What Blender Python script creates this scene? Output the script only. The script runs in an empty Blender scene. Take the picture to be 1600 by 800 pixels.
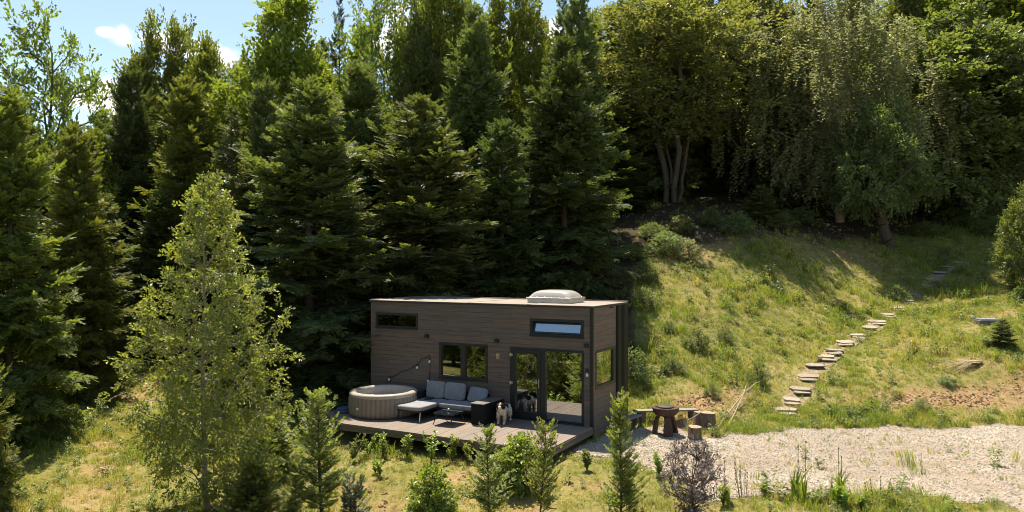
import bpy, bmesh, math, random
import numpy as np
from mathutils import Vector, Matrix, Euler

R = math.radians
scene = bpy.context.scene
COL = scene.collection

# ------------------------------------------------------------------ camera
FPX = 1153.0          # focal length in photo pixels (1600 wide)
CAMZ = 4.1            # metres above the deck (deck top is z = 0)
HZY = 414.0           # photo row of the horizon
cam_d = bpy.data.cameras.new("camera")
cam = bpy.data.objects.new("camera", cam_d)
COL.objects.link(cam)
cam.location = (0, 0, CAMZ)
cam.rotation_euler = (R(90), 0, 0)
cam_d.sensor_width = 36.0
cam_d.lens = 36.0 * FPX / 1600.0
cam_d.shift_y = (HZY - 400.0) / 1600.0
cam_d.clip_start = 0.1
cam_d.clip_end = 3000
scene.camera = cam

# ------------------------------------------------------------------ light
SUN_H = Vector((-0.282, 0.96, 0)).normalized()
SUN_EL = R(64.5)
sun_dir = Vector((SUN_H.x * math.cos(SUN_EL), SUN_H.y * math.cos(SUN_EL), math.sin(SUN_EL)))
sun_d = bpy.data.lights.new("sun", 'SUN')
sun_d.energy = 4.8
sun_d.angle = R(0.53)
sun_d.color = (1.0, 0.89, 0.71)
sun = bpy.data.objects.new("sun", sun_d)
COL.objects.link(sun)
sun.rotation_euler = sun_dir.to_track_quat('Z', 'Y').to_euler()
sun.location = (-20, 60, 120)

world = bpy.data.worlds.new("World")
scene.world = world
world.use_nodes = True
wt = world.node_tree
wt.nodes.clear()


def W_(t, **kw):
    n = wt.nodes.new(t)
    for k, v in kw.items():
        setattr(n, k, v)
    return n


def wmath(op, a, b=None, c=None):
    n = W_('ShaderNodeMath', operation=op)
    for i, v in enumerate((a, b, c)):
        if v is None:
            continue
        if isinstance(v, (int, float)):
            n.inputs[i].default_value = v
        else:
            wt.links.new(v, n.inputs[i])
    return n.outputs[0]


w_out = W_('ShaderNodeOutputWorld')
w_bg = W_('ShaderNodeBackground')
w_bg.inputs['Strength'].default_value = 0.093
w_sky = W_('ShaderNodeTexSky', sky_type='NISHITA')
w_sky.sun_disc = False
w_sky.sun_elevation = SUN_EL
w_sky.sun_rotation = math.atan2(SUN_H.x, SUN_H.y)
w_sky.air_density = 1.0
w_sky.dust_density = 0.5
w_sky.ozone_density = 1.0
w_tc = W_('ShaderNodeTexCoord')
w_noise = W_('ShaderNodeTexNoise')
w_noise.inputs['Scale'].default_value = 22
w_noise.inputs['Detail'].default_value = 6
wt.links.new(w_tc.outputs['Generated'], w_noise.inputs['Vector'])
w_big = W_('ShaderNodeTexNoise')
w_big.inputs['Scale'].default_value = 5.2
w_big.inputs['Detail'].default_value = 5
wt.links.new(w_tc.outputs['Generated'], w_big.inputs['Vector'])


def sky_dir(px, py):
    return Vector((px - 800, FPX, HZY - py)).normalized()


cloud_mask = None
for (px, py, rx, rz) in [(232, 62, .036, .020), (262, 72, .034, .016), (300, 82, .045, .014), (352, 92, .04, .017),
                         (166, 50, .012, .006), (168, 152, .042, .024), (135, 160, .04, .016), (630, 60, .06, .05),
                         (835, 60, .07, .03)]:
    d0 = sky_dir(px, py)
    sub = W_('ShaderNodeVectorMath', operation='SUBTRACT')
    wt.links.new(w_tc.outputs['Generated'], sub.inputs[0])
    sub.inputs[1].default_value = d0
    mul = W_('ShaderNodeVectorMath', operation='MULTIPLY')
    wt.links.new(sub.outputs[0], mul.inputs[0])
    mul.inputs[1].default_value = (1 / rx, 1 / rx, 1 / rz)
    ln = W_('ShaderNodeVectorMath', operation='LENGTH')
    wt.links.new(mul.outputs[0], ln.inputs[0])
    e = wmath('SUBTRACT', 1.0, ln.outputs['Value'])
    cloud_mask = e if cloud_mask is None else wmath('MAXIMUM', cloud_mask, e)
# loose fair-weather clouds over the rest of the dome
e2 = wmath('MULTIPLY', wmath('SUBTRACT', w_big.outputs['Fac'], 0.66), 6.0)
cloud_mask = wmath('MAXIMUM', cloud_mask, e2)
cm = wmath('ADD', cloud_mask, wmath('MULTIPLY', wmath('SUBTRACT', w_noise.outputs['Fac'], 0.5), 2.6))
w_mr = W_('ShaderNodeMapRange', interpolation_type='SMOOTHSTEP')
w_mr.inputs['From Min'].default_value = 0.05
w_mr.inputs['From Max'].default_value = 0.75
wt.links.new(cm, w_mr.inputs['Value'])
w_mix = W_('ShaderNodeMix', data_type='RGBA')
wt.links.new(w_mr.outputs['Result'], w_mix.inputs['Factor'])
w_hs = W_('ShaderNodeHueSaturation')
w_hs.inputs['Saturation'].default_value = 1.05
wt.links.new(w_sky.outputs['Color'], w_hs.inputs['Color'])
w_tint = W_('ShaderNodeMix', data_type='RGBA', blend_type='MULTIPLY')
w_tint.inputs['Factor'].default_value = 1.0
w_tint.inputs['B'].default_value = (1.0, 0.94, 0.83, 1)   # warm white balance of the camera
wt.links.new(w_hs.outputs['Color'], w_tint.inputs['A'])
wt.links.new(w_tint.outputs['Result'], w_mix.inputs['A'])
w_mix.inputs['B'].default_value = (6.2, 6.1, 6.0, 1)
wt.links.new(w_mix.outputs['Result'], w_bg.inputs['Color'])
wt.links.new(w_bg.outputs[0], w_out.inputs['Surface'])

scene.view_settings.view_transform = 'Standard'
scene.view_settings.look = 'None'
scene.view_settings.exposure = 1.2
scene.view_settings.gamma = 1.0
scene.view_settings.use_curve_mapping = False
scene.render.engine = 'CYCLES'
scene.cycles.max_bounces = 6
scene.cycles.diffuse_bounces = 3
scene.cycles.glossy_bounces = 3
scene.cycles.transmission_bounces = 4
scene.cycles.transparent_max_bounces = 6
scene.cycles.caustics_reflective = False
scene.cycles.caustics_refractive = False
scene.cycles.use_denoising = True
try:
    scene.cycles.denoiser = 'OPENIMAGEDENOISE'
    scene.cycles.denoising_input_passes = 'RGB_ALBEDO_NORMAL'
    scene.cycles.denoising_prefilter = 'ACCURATE'
except Exception:
    pass
scene.cycles.sample_clamp_indirect = 6.0
scene.cycles.filter_width = 1.0
scene.cycles.use_adaptive_sampling = False

# ------------------------------------------------------------------ helpers
rng = np.random.default_rng(7)
rnd = random.Random(11)


def tag(o, label=None, cat=None, group=None, kind=None):
    if label:
        o["label"] = label
    if cat:
        o["category"] = cat
    if group:
        o["group"] = group
    if kind:
        o["kind"] = kind
    return o


def np_mesh(name, V, F, smooth=False):
    """mesh from numpy verts (n,3) and faces: an (m,k) array or list of such arrays"""
    me = bpy.data.meshes.new(name)
    if not isinstance(F, (list, tuple)):
        F = [F]
    F = [np.asarray(f, dtype=np.int32) for f in F if len(f)]
    V = np.asarray(V, dtype=np.float32)
    me.vertices.add(len(V))
    me.vertices.foreach_set('co', V.ravel())
    loops = np.concatenate([f.ravel() for f in F])
    tot = np.concatenate([np.full(len(f), f.shape[1], np.int32) for f in F])
    me.loops.add(len(loops))
    me.loops.foreach_set('vertex_index', loops)
    me.polygons.add(len(tot))
    st = np.concatenate([[0], np.cumsum(tot)[:-1]]).astype(np.int32)
    me.polygons.foreach_set('loop_start', st)
    me.polygons.foreach_set('loop_total', tot)
    me.polygons.foreach_set('use_smooth', np.full(len(tot), bool(smooth)))
    me.update(calc_edges=True)
    return me


def link(name, me, mat=None, parent=None, loc=None, rot=None):
    o = bpy.data.objects.new(name, me)
    COL.objects.link(o)
    if mat is not None and me is not None and len(me.materials) == 0:
        me.materials.append(mat)
    if parent is not None:
        o.parent = parent
    if loc is not None:
        o.location = loc
    if rot is not None:
        o.rotation_euler = rot
    return o


def empty(name, loc=(0, 0, 0), rz=0.0):
    o = bpy.data.objects.new(name, None)
    o.empty_display_size = 0.2
    COL.objects.link(o)
    o.location = loc
    o.rotation_euler = (0, 0, rz)
    return o


class MB:
    """collects pieces of ONE part"""

    def __init__(self):
        self.v = []
        self.f3 = []
        self.f4 = []
        self.n = 0

    def add(self, V, F):
        V = np.asarray(V, float).reshape(-1, 3)
        for f in F:
            f = [i + self.n for i in f]
            if len(f) == 3:
                self.f3.append(f)
            elif len(f) == 4:
                self.f4.append(f)
            else:
                for k in range(1, len(f) - 1):
                    self.f3.append([f[0], f[k], f[k + 1]])
        self.v.append(V)
        self.n += len(V)
        return self

    def box(self, x0, x1, y0, y1, z0, z1):
        V = [(x0, y0, z0), (x1, y0, z0), (x1, y1, z0), (x0, y1, z0), (x0, y0, z1), (x1, y0, z1), (x1, y1, z1), (x0, y1, z1)]
        return self.add(V, [(0, 3, 2, 1), (4, 5, 6, 7), (0, 1, 5, 4), (1, 2, 6, 5), (2, 3, 7, 6), (3, 0, 4, 7)])

    def tube(self, P, r, n=6, cap=True):
        P = np.asarray(P, float)
        r = np.broadcast_to(np.asarray(r, float), (len(P),))
        V, F = tube_np(P, r, n)
        F = [tuple(f) for f in F]
        if cap:
            F.append(tuple(range(n - 1, -1, -1)))
            F.append(tuple((len(P) - 1) * n + i for i in range(n)))
        return self.add(V, F)

    def lathe(self, prof, n=32, cx=0, cy=0, close=False, rmod=None):
        V, F = [], []
        a = np.arange(n) * 2 * math.pi / n
        for (r, z) in prof:
            rr = r if rmod is None else r * rmod(a, z)
            V.append(np.stack([cx + rr * np.cos(a), cy + rr * np.sin(a), np.full(n, z)], 1))
        m = len(prof)
        for j in range(m - 1):
            for i in range(n):
                k = (i + 1) % n
                F.append((j * n + i, j * n + k, (j + 1) * n + k, (j + 1) * n + i))
        if close:
            F.append(tuple(range(n - 1, -1, -1)))
            F.append(tuple((m - 1) * n + i for i in range(n)))
        return self.add(np.concatenate(V), F)

    def pillow(self, x0, x1, y0, y1, z0, z1, e=0.35, n=10):
        """rounded cushion: superellipsoid filling the box"""
        th = np.linspace(-math.pi / 2, math.pi / 2, n + 1)
        ph = np.linspace(0, 2 * math.pi, 2 * n + 1)[:-1]
        p = lambda v: np.sign(v) * np.abs(v) ** e
        V = []
        for t in th:
            V.append(np.stack([p(np.cos(t)) * p(np.cos(ph)), p(np.cos(t)) * p(np.sin(ph)), np.full(len(ph), p(np.sin(t)))], 1))
        V = np.concatenate(V)
        V = V * [(x1 - x0) / 2, (y1 - y0) / 2, (z1 - z0) / 2] + [(x0 + x1) / 2, (y0 + y1) / 2, (z0 + z1) / 2]
        m = len(ph)
        F = [(j * m + i, j * m + (i + 1) % m, (j + 1) * m + (i + 1) % m, (j + 1) * m + i) for j in range(n) for i in range(m)]
        return self.add(V, F)

    def xform(self, M):
        M = np.array(M)
        self.v = [v @ M[:3, :3].T + M[:3, 3] for v in self.v]
        return self

    def mesh(self, name, smooth=False):
        F = []
        if self.f3:
            F.append(np.array(self.f3))
        if self.f4:
            F.append(np.array(self.f4))
        return np_mesh(name, np.concatenate(self.v), F, smooth)

    def build(self, name, mat, parent=None, smooth=False, loc=None, rot=None, bevel=0):
        o = link(name, self.mesh(name, smooth), mat, parent, loc, rot)
        if bevel:
            m = o.modifiers.new("bevel", 'BEVEL')
            m.width = bevel
            m.segments = 2
            m.limit_method = 'ANGLE'
        return o


def tube_np(P, r, n=6):
    """(verts, quads) of a tapered tube along P"""
    k = len(P)
    T = np.gradient(P, axis=0)
    T /= np.linalg.norm(T, axis=1, keepdims=True) + 1e-9
    ref = np.array([0.0, 0, 1]) if abs(T[0, 2]) < 0.9 else np.array([1.0, 0, 0])
    A = np.cross(T, ref)
    A /= np.linalg.norm(A, axis=1, keepdims=True) + 1e-9
    B = np.cross(T, A)
    a = np.arange(n) * 2 * math.pi / n
    V = P[:, None, :] + r[:, None, None] * (np.cos(a)[None, :, None] * A[:, None, :] + np.sin(a)[None, :, None] * B[:, None, :])
    i = np.arange(n)
    j = (i + 1) % n
    Q = np.concatenate([np.stack([s * n + i, s * n + j, (s + 1) * n + j, (s + 1) * n + i], 1) for s in range(k - 1)])
    return V.reshape(-1, 3), Q


# ------------------------------------------------------------------ materials
def newmat(name):
    m = bpy.data.materials.new(name)
    m.use_nodes = True
    nt = m.node_tree
    b = nt.nodes['Principled BSDF']
    return m, nt, b


def N(nt, t, **kw):
    n = nt.nodes.new(t)
    for k, v in kw.items():
        if k in ('inp',):
            for kk, vv in v.items():
                n.inputs[kk].default_value = vv
        else:
            setattr(n, k, v)
    return n


def ramp(nt, fac, stops, interp='LINEAR'):
    r = nt.nodes.new('ShaderNodeValToRGB')
    r.color_ramp.interpolation = interp
    el = r.color_ramp.elements
    while len(el) > 1:
        el.remove(el[-1])
    el[0].position = stops[0][0]
    el[0].color = (*stops[0][1], 1)
    for p, c in stops[1:]:
        e = el.new(p)
        e.color = (*c, 1)
    nt.links.new(fac, r.inputs['Fac'])
    return r.outputs['Color']


def mixc(nt, fac, a, b, blend='MIX'):
    n = nt.nodes.new('ShaderNodeMix')
    n.data_type = 'RGBA'
    n.blend_type = blend
    for s, v in (('Factor', fac), ('A', a), ('B', b)):
        if isinstance(v, (int, float)):
            n.inputs[s].default_value = v
        elif isinstance(v, tuple):
            n.inputs[s].default_value = (*v, 1) if len(v) == 3 else v
        else:
            nt.links.new(v, n.inputs[s])
    return n.outputs['Result']


def mth(nt, op, a, b=None, c=None, clamp=False):
    n = nt.nodes.new('ShaderNodeMath')
    n.operation = op
    n.use_clamp = clamp
    for i, v in enumerate((a, b, c)):
        if v is None:
            continue
        if isinstance(v, (int, float)):
            n.inputs[i].default_value = v
        else:
            nt.links.new(v, n.inputs[i])
    return n.outputs[0]


def noise_tex(nt, scale, detail=4, coord='Object', rough=0.55, stretch=None):
    tc = nt.nodes.new('ShaderNodeTexCoord')
    v = tc.outputs[coord]
    if stretch:
        mp = nt.nodes.new('ShaderNodeMapping')
        mp.inputs['Scale'].default_value = stretch
        nt.links.new(v, mp.inputs['Vector'])
        v = mp.outputs[0]
    n = nt.nodes.new('ShaderNodeTexNoise')
    n.inputs['Scale'].default_value = scale
    n.inputs['Detail'].default_value = detail
    n.inputs['Roughness'].default_value = rough
    nt.links.new(v, n.inputs['Vector'])
    return n.outputs['Fac']


def bump(nt, b, h, strength=0.3, dist=0.02):
    n = nt.nodes.new('ShaderNodeBump')
    n.inputs['Strength'].default_value = strength
    n.inputs['Distance'].default_value = dist
    nt.links.new(h, n.inputs['Height'])
    nt.links.new(n.outputs[0], b.inputs['Normal'])


def simple(name, col, rough=0.6, metal=0.0, var=0.25, scale=6, bmp=0.15, spec=0.5):
    m, nt, b = newmat(name)
    f = noise_tex(nt, scale, 5)
    lo = tuple(c * (1 - var) for c in col)
    hi = tuple(min(1, c * (1 + var)) for c in col)
    nt.links.new(ramp(nt, f, [(0.3, lo), (0.7, hi)]), b.inputs['Base Color'])
    b.inputs['Roughness'].default_value = rough
    b.inputs['Metallic'].default_value = metal
    b.inputs['Specular IOR Level'].default_value = spec
    if bmp:
        bump(nt, b, noise_tex(nt, scale * 8, 4), bmp, 0.01)
    return m


def leafmat(name, cols, trans=0.32, rough=0.42, tcol=None, hue=0.02, spec=0.45):
    """foliage: colour varies per leaf and a little per tree; part of the light passes through"""
    m, nt, b = newmat(name)
    g = nt.nodes.new('ShaderNodeNewGeometry')
    k = len(cols)
    c = ramp(nt, g.outputs['Random Per Island'], [(i / max(1, k - 1), cols[i]) for i in range(k)])
    oi = nt.nodes.new('ShaderNodeObjectInfo')
    hs = nt.nodes.new('ShaderNodeHueSaturation')
    nt.links.new(c, hs.inputs['Color'])
    nt.links.new(mth(nt, 'MULTIPLY_ADD', oi.outputs['Random'], 2 * hue, 0.5 - hue), hs.inputs['Hue'])
    nt.links.new(mth(nt, 'MULTIPLY_ADD', oi.outputs['Random'], 0.36, 1.0), hs.inputs['Value'])
    c = hs.outputs[0]
    nt.links.new(c, b.inputs['Base Color'])
    b.inputs['Roughness'].default_value = rough
    b.inputs['Specular IOR Level'].default_value = spec
    t = nt.nodes.new('ShaderNodeBsdfTranslucent')
    tc = mixc(nt, 1.0, c, tcol or (1.65, 1.75, 0.6), 'MULTIPLY')
    nt.links.new(tc, t.inputs['Color'])
    mx = nt.nodes.new('ShaderNodeMixShader')
    mx.inputs[0].default_value = trans
    nt.links.new(b.outputs[0], mx.inputs[1])
    nt.links.new(t.outputs[0], mx.inputs[2])
    nt.links.new(mx.outputs[0], nt.nodes['Material Output'].inputs['Surface'])
    return m


def barkmat(name, lo, hi, stretch=(6, 6, 1.2)):
    m, nt, b = newmat(name)
    f = noise_tex(nt, 4, 6, stretch=stretch)
    nt.links.new(ramp(nt, f, [(0.35, lo), (0.65, hi)]), b.inputs['Base Color'])
    b.inputs['Roughness'].default_value = 0.9
    bump(nt, b, f, 0.6, 0.03)
    return m


M = {}
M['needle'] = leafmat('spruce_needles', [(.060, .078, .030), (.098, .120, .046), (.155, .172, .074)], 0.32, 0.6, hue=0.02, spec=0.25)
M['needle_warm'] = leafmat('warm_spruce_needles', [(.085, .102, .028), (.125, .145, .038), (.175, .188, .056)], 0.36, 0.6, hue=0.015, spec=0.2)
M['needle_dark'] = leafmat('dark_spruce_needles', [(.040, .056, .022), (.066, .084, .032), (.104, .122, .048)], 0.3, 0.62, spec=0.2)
M['cypress'] = leafmat('cypress_scales', [(.13, .165, .05), (.175, .205, .065), (.24, .26, .09)], 0.45, 0.55)
M['blue_needle'] = leafmat('blue_spruce_needles', [(.075, .10, .07), (.115, .14, .10)], 0.2, 0.55)
M['birch_leaf'] = leafmat('birch_leaves', [(.135, .178, .046), (.195, .238, .064), (.285, .310, .115)], 0.44, 0.4, tcol=(1.32, 1.36, .52), spec=0.4)
M['alder_leaf'] = leafmat('alder_leaves', [(.085, .115, .030), (.125, .155, .040), (.170, .190, .052)], 0.45, 0.5, spec=0.3)
M['gold_leaf'] = leafmat('yellow_green_leaves', [(.108, .132, .026), (.150, .176, .034), (.205, .222, .046)], 0.46, 0.5, tcol=(1.42, 1.5, .5), hue=.01, spec=0.3)
M['olive_leaf'] = leafmat('olive_leaves', [(.110, .116, .038), (.150, .152, .050), (.205, .195, .078)], 0.40, 0.5, tcol=(1.35, 1.35, .6), spec=0.35)
M['weep_leaf'] = leafmat('weeping_birch_leaves', [(.175, .200, .100), (.240, .258, .130), (.320, .325, .180)], 0.42, 0.5, tcol=(1.2, 1.28, .85), spec=0.35)
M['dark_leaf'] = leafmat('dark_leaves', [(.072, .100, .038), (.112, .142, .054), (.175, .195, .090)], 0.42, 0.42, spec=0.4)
M['bush_leaf'] = leafmat('bush_leaves', [(.09, .125, .04), (.135, .175, .055), (.19, .22, .08)], 0.34, 0.45)
M['hydrangea_leaf'] = leafmat('hydrangea_leaves', [(.105, .135, .030), (.165, .200, .042), (.245, .270, .06)], 0.34, 0.42)
M['hydrangea_flower'] = leafmat('hydrangea_flowers', [(.352, .374, .088), (.484, .473, .121)], 0.3, 0.6, tcol=(1.3, 1.3, .8))
M['laurel_leaf'] = leafmat('laurel_leaves', [(.12, .17, .045), (.19, .24, .06), (.30, .32, .09)], 0.38, 0.34, spec=0.5)
M['purple_leaf'] = leafmat('purple_grey_leaves', [(.07, .055, .055), (.12, .10, .10), (.24, .21, .20)], 0.25, 0.5, tcol=(1.2, 1, .9))
M['iris_leaf'] = leafmat('iris_leaves', [(.13, .18, .04), (.21, .25, .055)], 0.4, 0.45)
M['stalk'] = simple('dry_stalk', (.12, .12, .05), 0.8)
M['bark'] = barkmat('spruce_bark', (.045, .032, .024), (.10, .075, .058))
M['bark_grey'] = barkmat('alder_bark', (.06, .047, .036), (.135, .108, .085))
M['bark_birch'] = barkmat('birch_bark', (.16, .12, .09), (.42, .36, .29), (3, 3, 6))
M['twig'] = simple('fine_twigs', (.09, .06, .045), 0.9)


def wood_board_mat(name, lo, hi, axis=0, rough=0.65, spec=0.35):
    """boards: grain along the length, tone differs from board to board"""
    m, nt, b = newmat(name)
    st = [16, 16, 16]
    st[axis] = 0.9
    oi = nt.nodes.new('ShaderNodeObjectInfo')
    tc = nt.nodes.new('ShaderNodeTexCoord')
    ad = nt.nodes.new('ShaderNodeVectorMath')
    ad.operation = 'ADD'
    nt.links.new(tc.outputs['Object'], ad.inputs[0])
    cb = nt.nodes.new('ShaderNodeCombineXYZ')
    for i in range(3):
        nt.links.new(mth(nt, 'MULTIPLY', oi.outputs['Random'], 37.0 + 11 * i), cb.inputs[i])
    nt.links.new(cb.outputs[0], ad.inputs[1])
    mp = nt.nodes.new('ShaderNodeMapping')
    mp.inputs['Scale'].default_value = st
    nt.links.new(ad.outputs[0], mp.inputs['Vector'])
    n = nt.nodes.new('ShaderNodeTexNoise')
    n.inputs['Scale'].default_value = 1.6
    n.inputs['Detail'].default_value = 6
    nt.links.new(mp.outputs[0], n.inputs['Vector'])
    c = ramp(nt, n.outputs['Fac'], [(0.28, lo), (0.72, hi)])
    hs = nt.nodes.new('ShaderNodeHueSaturation')
    nt.links.new(c, hs.inputs['Color'])
    nt.links.new(mth(nt, 'MULTIPLY_ADD', oi.outputs['Random'], 0.26, 0.87), hs.inputs['Value'])
    nt.links.new(mth(nt, 'MULTIPLY_ADD', oi.outputs['Random'], 0.4, 0.75), hs.inputs['Saturation'])
    nt.links.new(hs.outputs[0], b.inputs['Base Color'])
    b.inputs['Roughness'].default_value = rough
    b.inputs['Specular IOR Level'].default_value = spec
    bump(nt, b, n.outputs['Fac'], 0.25, 0.004)
    return m


M['clad'] = wood_board_mat('dark_stained_cladding', (.105, .072, .058), (.165, .118, .096), 0)
M['clad_side'] = wood_board_mat('dark_stained_cladding_end', (.110, .075, .060), (.172, .124, .100), 1)
M['deck'] = wood_board_mat('deck_boards', (.140, .108, .086), (.215, .170, .138), 1, 0.6)
M['fascia'] = wood_board_mat('deck_fascia', (.10, .078, .062), (.16, .128, .104), 0, 0.6)
M['grey_plank'] = wood_board_mat('weathered_planks', (.16, .14, .12), (.30, .265, .23), 0, 0.8)
M['black_metal'] = simple('black_metal', (.014, .014, .015), 0.45, 0.0, 0.2, 4, 0.05)
M['anthracite'] = simple('anthracite_frame', (.018, .020, .023), 0.4, 0.0, 0.15, 3, 0.03)
M['core'] = simple('wall_core', (.045, .031, .025), 0.9)
M['roof'] = simple('roof_membrane', (.225, .188, .158), 0.7, 0, 0.18, 2.2, 0.2)
M['roof_edge'] = simple('roof_flashing', (.035, .03, .028), 0.5)
M['alu'] = simple('aluminium', (.55, .53, .5), 0.35, 0.8, 0.1)
M['steel'] = simple('brushed_steel', (.6, .6, .6), 0.3, 1.0, 0.08)
M['white'] = simple('white_plastic', (.72, .72, .70), 0.4, 0, 0.06, 3, 0.02)
M['tan'] = simple('plywood_plate', (.46, .33, .19), 0.6, 0, 0.12)
M['ink'] = simple('dark_print', (.06, .035, .02), 0.7)
M['plywood'] = simple('interior_plywood', (.34, .25, .16), 0.6, 0, 0.12, 3, 0.05)
M['linen'] = simple('linen_upholstery', (.52, .44, .35), 0.9, 0, 0.1, 5, 0.2)
M['cushion'] = simple('blue_grey_cushion', (.235, .235, .255), 0.95, 0, 0.12, 9, 0.5, 0.2)
M['wicker'] = simple('black_wicker', (.009, .009, .010), 0.7, 0, 0.3, 60, 0.6, 0.2)
M['ribbed'] = simple('black_ribbed_panel', (.010, .010, .011), 0.5, 0, 0.2, 4, 0.0)
M['blue'] = simple('blue_tarp', (.05, .085, .16), 0.55, 0, 0.2, 5, 0.4)
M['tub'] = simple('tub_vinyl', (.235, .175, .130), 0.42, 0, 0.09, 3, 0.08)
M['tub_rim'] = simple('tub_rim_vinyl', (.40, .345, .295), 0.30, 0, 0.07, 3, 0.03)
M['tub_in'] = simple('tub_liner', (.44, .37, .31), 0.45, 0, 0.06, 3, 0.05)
M['corten'] = simple('rusted_steel', (.075, .042, .03), 0.75, 0.3, 0.4, 9, 0.4)
M['soot'] = simple('sooty_steel', (.05, .04, .036), 0.7, 0.3, 0.35, 8, 0.3)
M['stump'] = barkmat('stump_bark', (.085, .056, .038), (.20, .14, .098))
M['stump_top'] = simple('cut_wood', (.29, .205, .13), 0.85, 0, 0.35, 14, 0.3)
M['deadwood'] = simple('bleached_branch', (.34, .27, .195), 0.85, 0, 0.2, 5, 0.2)
M['straw'] = simple('dry_straw', (.55, .45, .27), 0.9, 0, 0.25, 20, 0.1)
M['nose'] = simple('black_nose', (.01, .009, .009), 0.3)
M['concrete'] = simple('dark_concrete', (.11, .11, .115), 0.8, 0, 0.25, 6, 0.3)


def slab_mat():
    m, nt, b = newmat('stone_slab')
    oi = nt.nodes.new('ShaderNodeObjectInfo')
    f = noise_tex(nt, 5, 6)
    c = ramp(nt, f, [(0.3, (.19, .15, .11)), (0.55, (.30, .25, .195)), (0.75, (.39, .335, .27))])
    hs = nt.nodes.new('ShaderNodeHueSaturation')
    nt.links.new(c, hs.inputs['Color'])
    nt.links.new(mth(nt, 'MULTIPLY_ADD', oi.outputs['Random'], 0.4, 0.78), hs.inputs['Value'])
    nt.links.new(hs.outputs[0], b.inputs['Base Color'])
    b.inputs['Roughness'].default_value = 0.85
    bump(nt, b, noise_tex(nt, 22, 5), 0.5, 0.02)
    return m


M['slab'] = slab_mat()


def glass_mat(name, refl=0.3, tint=(.75, .78, .76)):
    m, nt, b = newmat(name)
    nt.nodes.remove(b)
    tr = nt.nodes.new('ShaderNodeBsdfTransparent')
    tr.inputs[0].default_value = (*tint, 1)
    gl = nt.nodes.new('ShaderNodeBsdfGlossy')
    gl.inputs['Roughness'].default_value = 0.012
    gl.inputs['Color'].default_value = (.95, .97, 1, 1)
    fr = nt.nodes.new('ShaderNodeFresnel')
    fr.inputs['IOR'].default_value = 1.5
    f = mth(nt, 'ADD', fr.outputs[0], refl, clamp=True)
    mx = nt.nodes.new('ShaderNodeMixShader')
    nt.links.new(f, mx.inputs[0])
    nt.links.new(tr.outputs[0], mx.inputs[1])
    nt.links.new(gl.outputs[0], mx.inputs[2])
    nt.links.new(mx.outputs[0], nt.nodes['Material Output'].inputs['Surface'])
    return m


M['glass'] = glass_mat('window_glass', 0.36)
M['glass_mid'] = glass_mat('sofa_window_glass', 0.14)
M['glass_bright'] = glass_mat('door_pane_glass', 0.50)
M['glass_dark'] = glass_mat('dark_window_glass', 0.0, (.25, .25, .25))
M['smoked'] = glass_mat('smoked_table_glass', 0.10, (.16, .16, .17))


def dome_mat():
    m, nt, b = newmat('skylight_dome')
    b.inputs['Base Color'].default_value = (.62, .59, .55, 1)
    b.inputs['Roughness'].default_value = 0.22
    b.inputs['Specular IOR Level'].default_value = 0.7
    t = nt.nodes.new('ShaderNodeBsdfTranslucent')
    t.inputs[0].default_value = (.6, .57, .53, 1)
    mx = nt.nodes.new('ShaderNodeMixShader')
    mx.inputs[0].default_value = 0.35
    nt.links.new(b.outputs[0], mx.inputs[1])
    nt.links.new(t.outputs[0], mx.inputs[2])
    nt.links.new(mx.outputs[0], nt.nodes['Material Output'].inputs['Surface'])
    return m


M['dome'] = dome_mat()


def water_mat():
    m, nt, b = newmat('tub_water')
    b.inputs['Base Color'].default_value = (.30, .33, .33, 1)
    b.inputs['Roughness'].default_value = 0.06
    bump(nt, b, noise_tex(nt, 7, 3), 0.25, 0.03)
    return m


M['water'] = water_mat()

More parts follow.
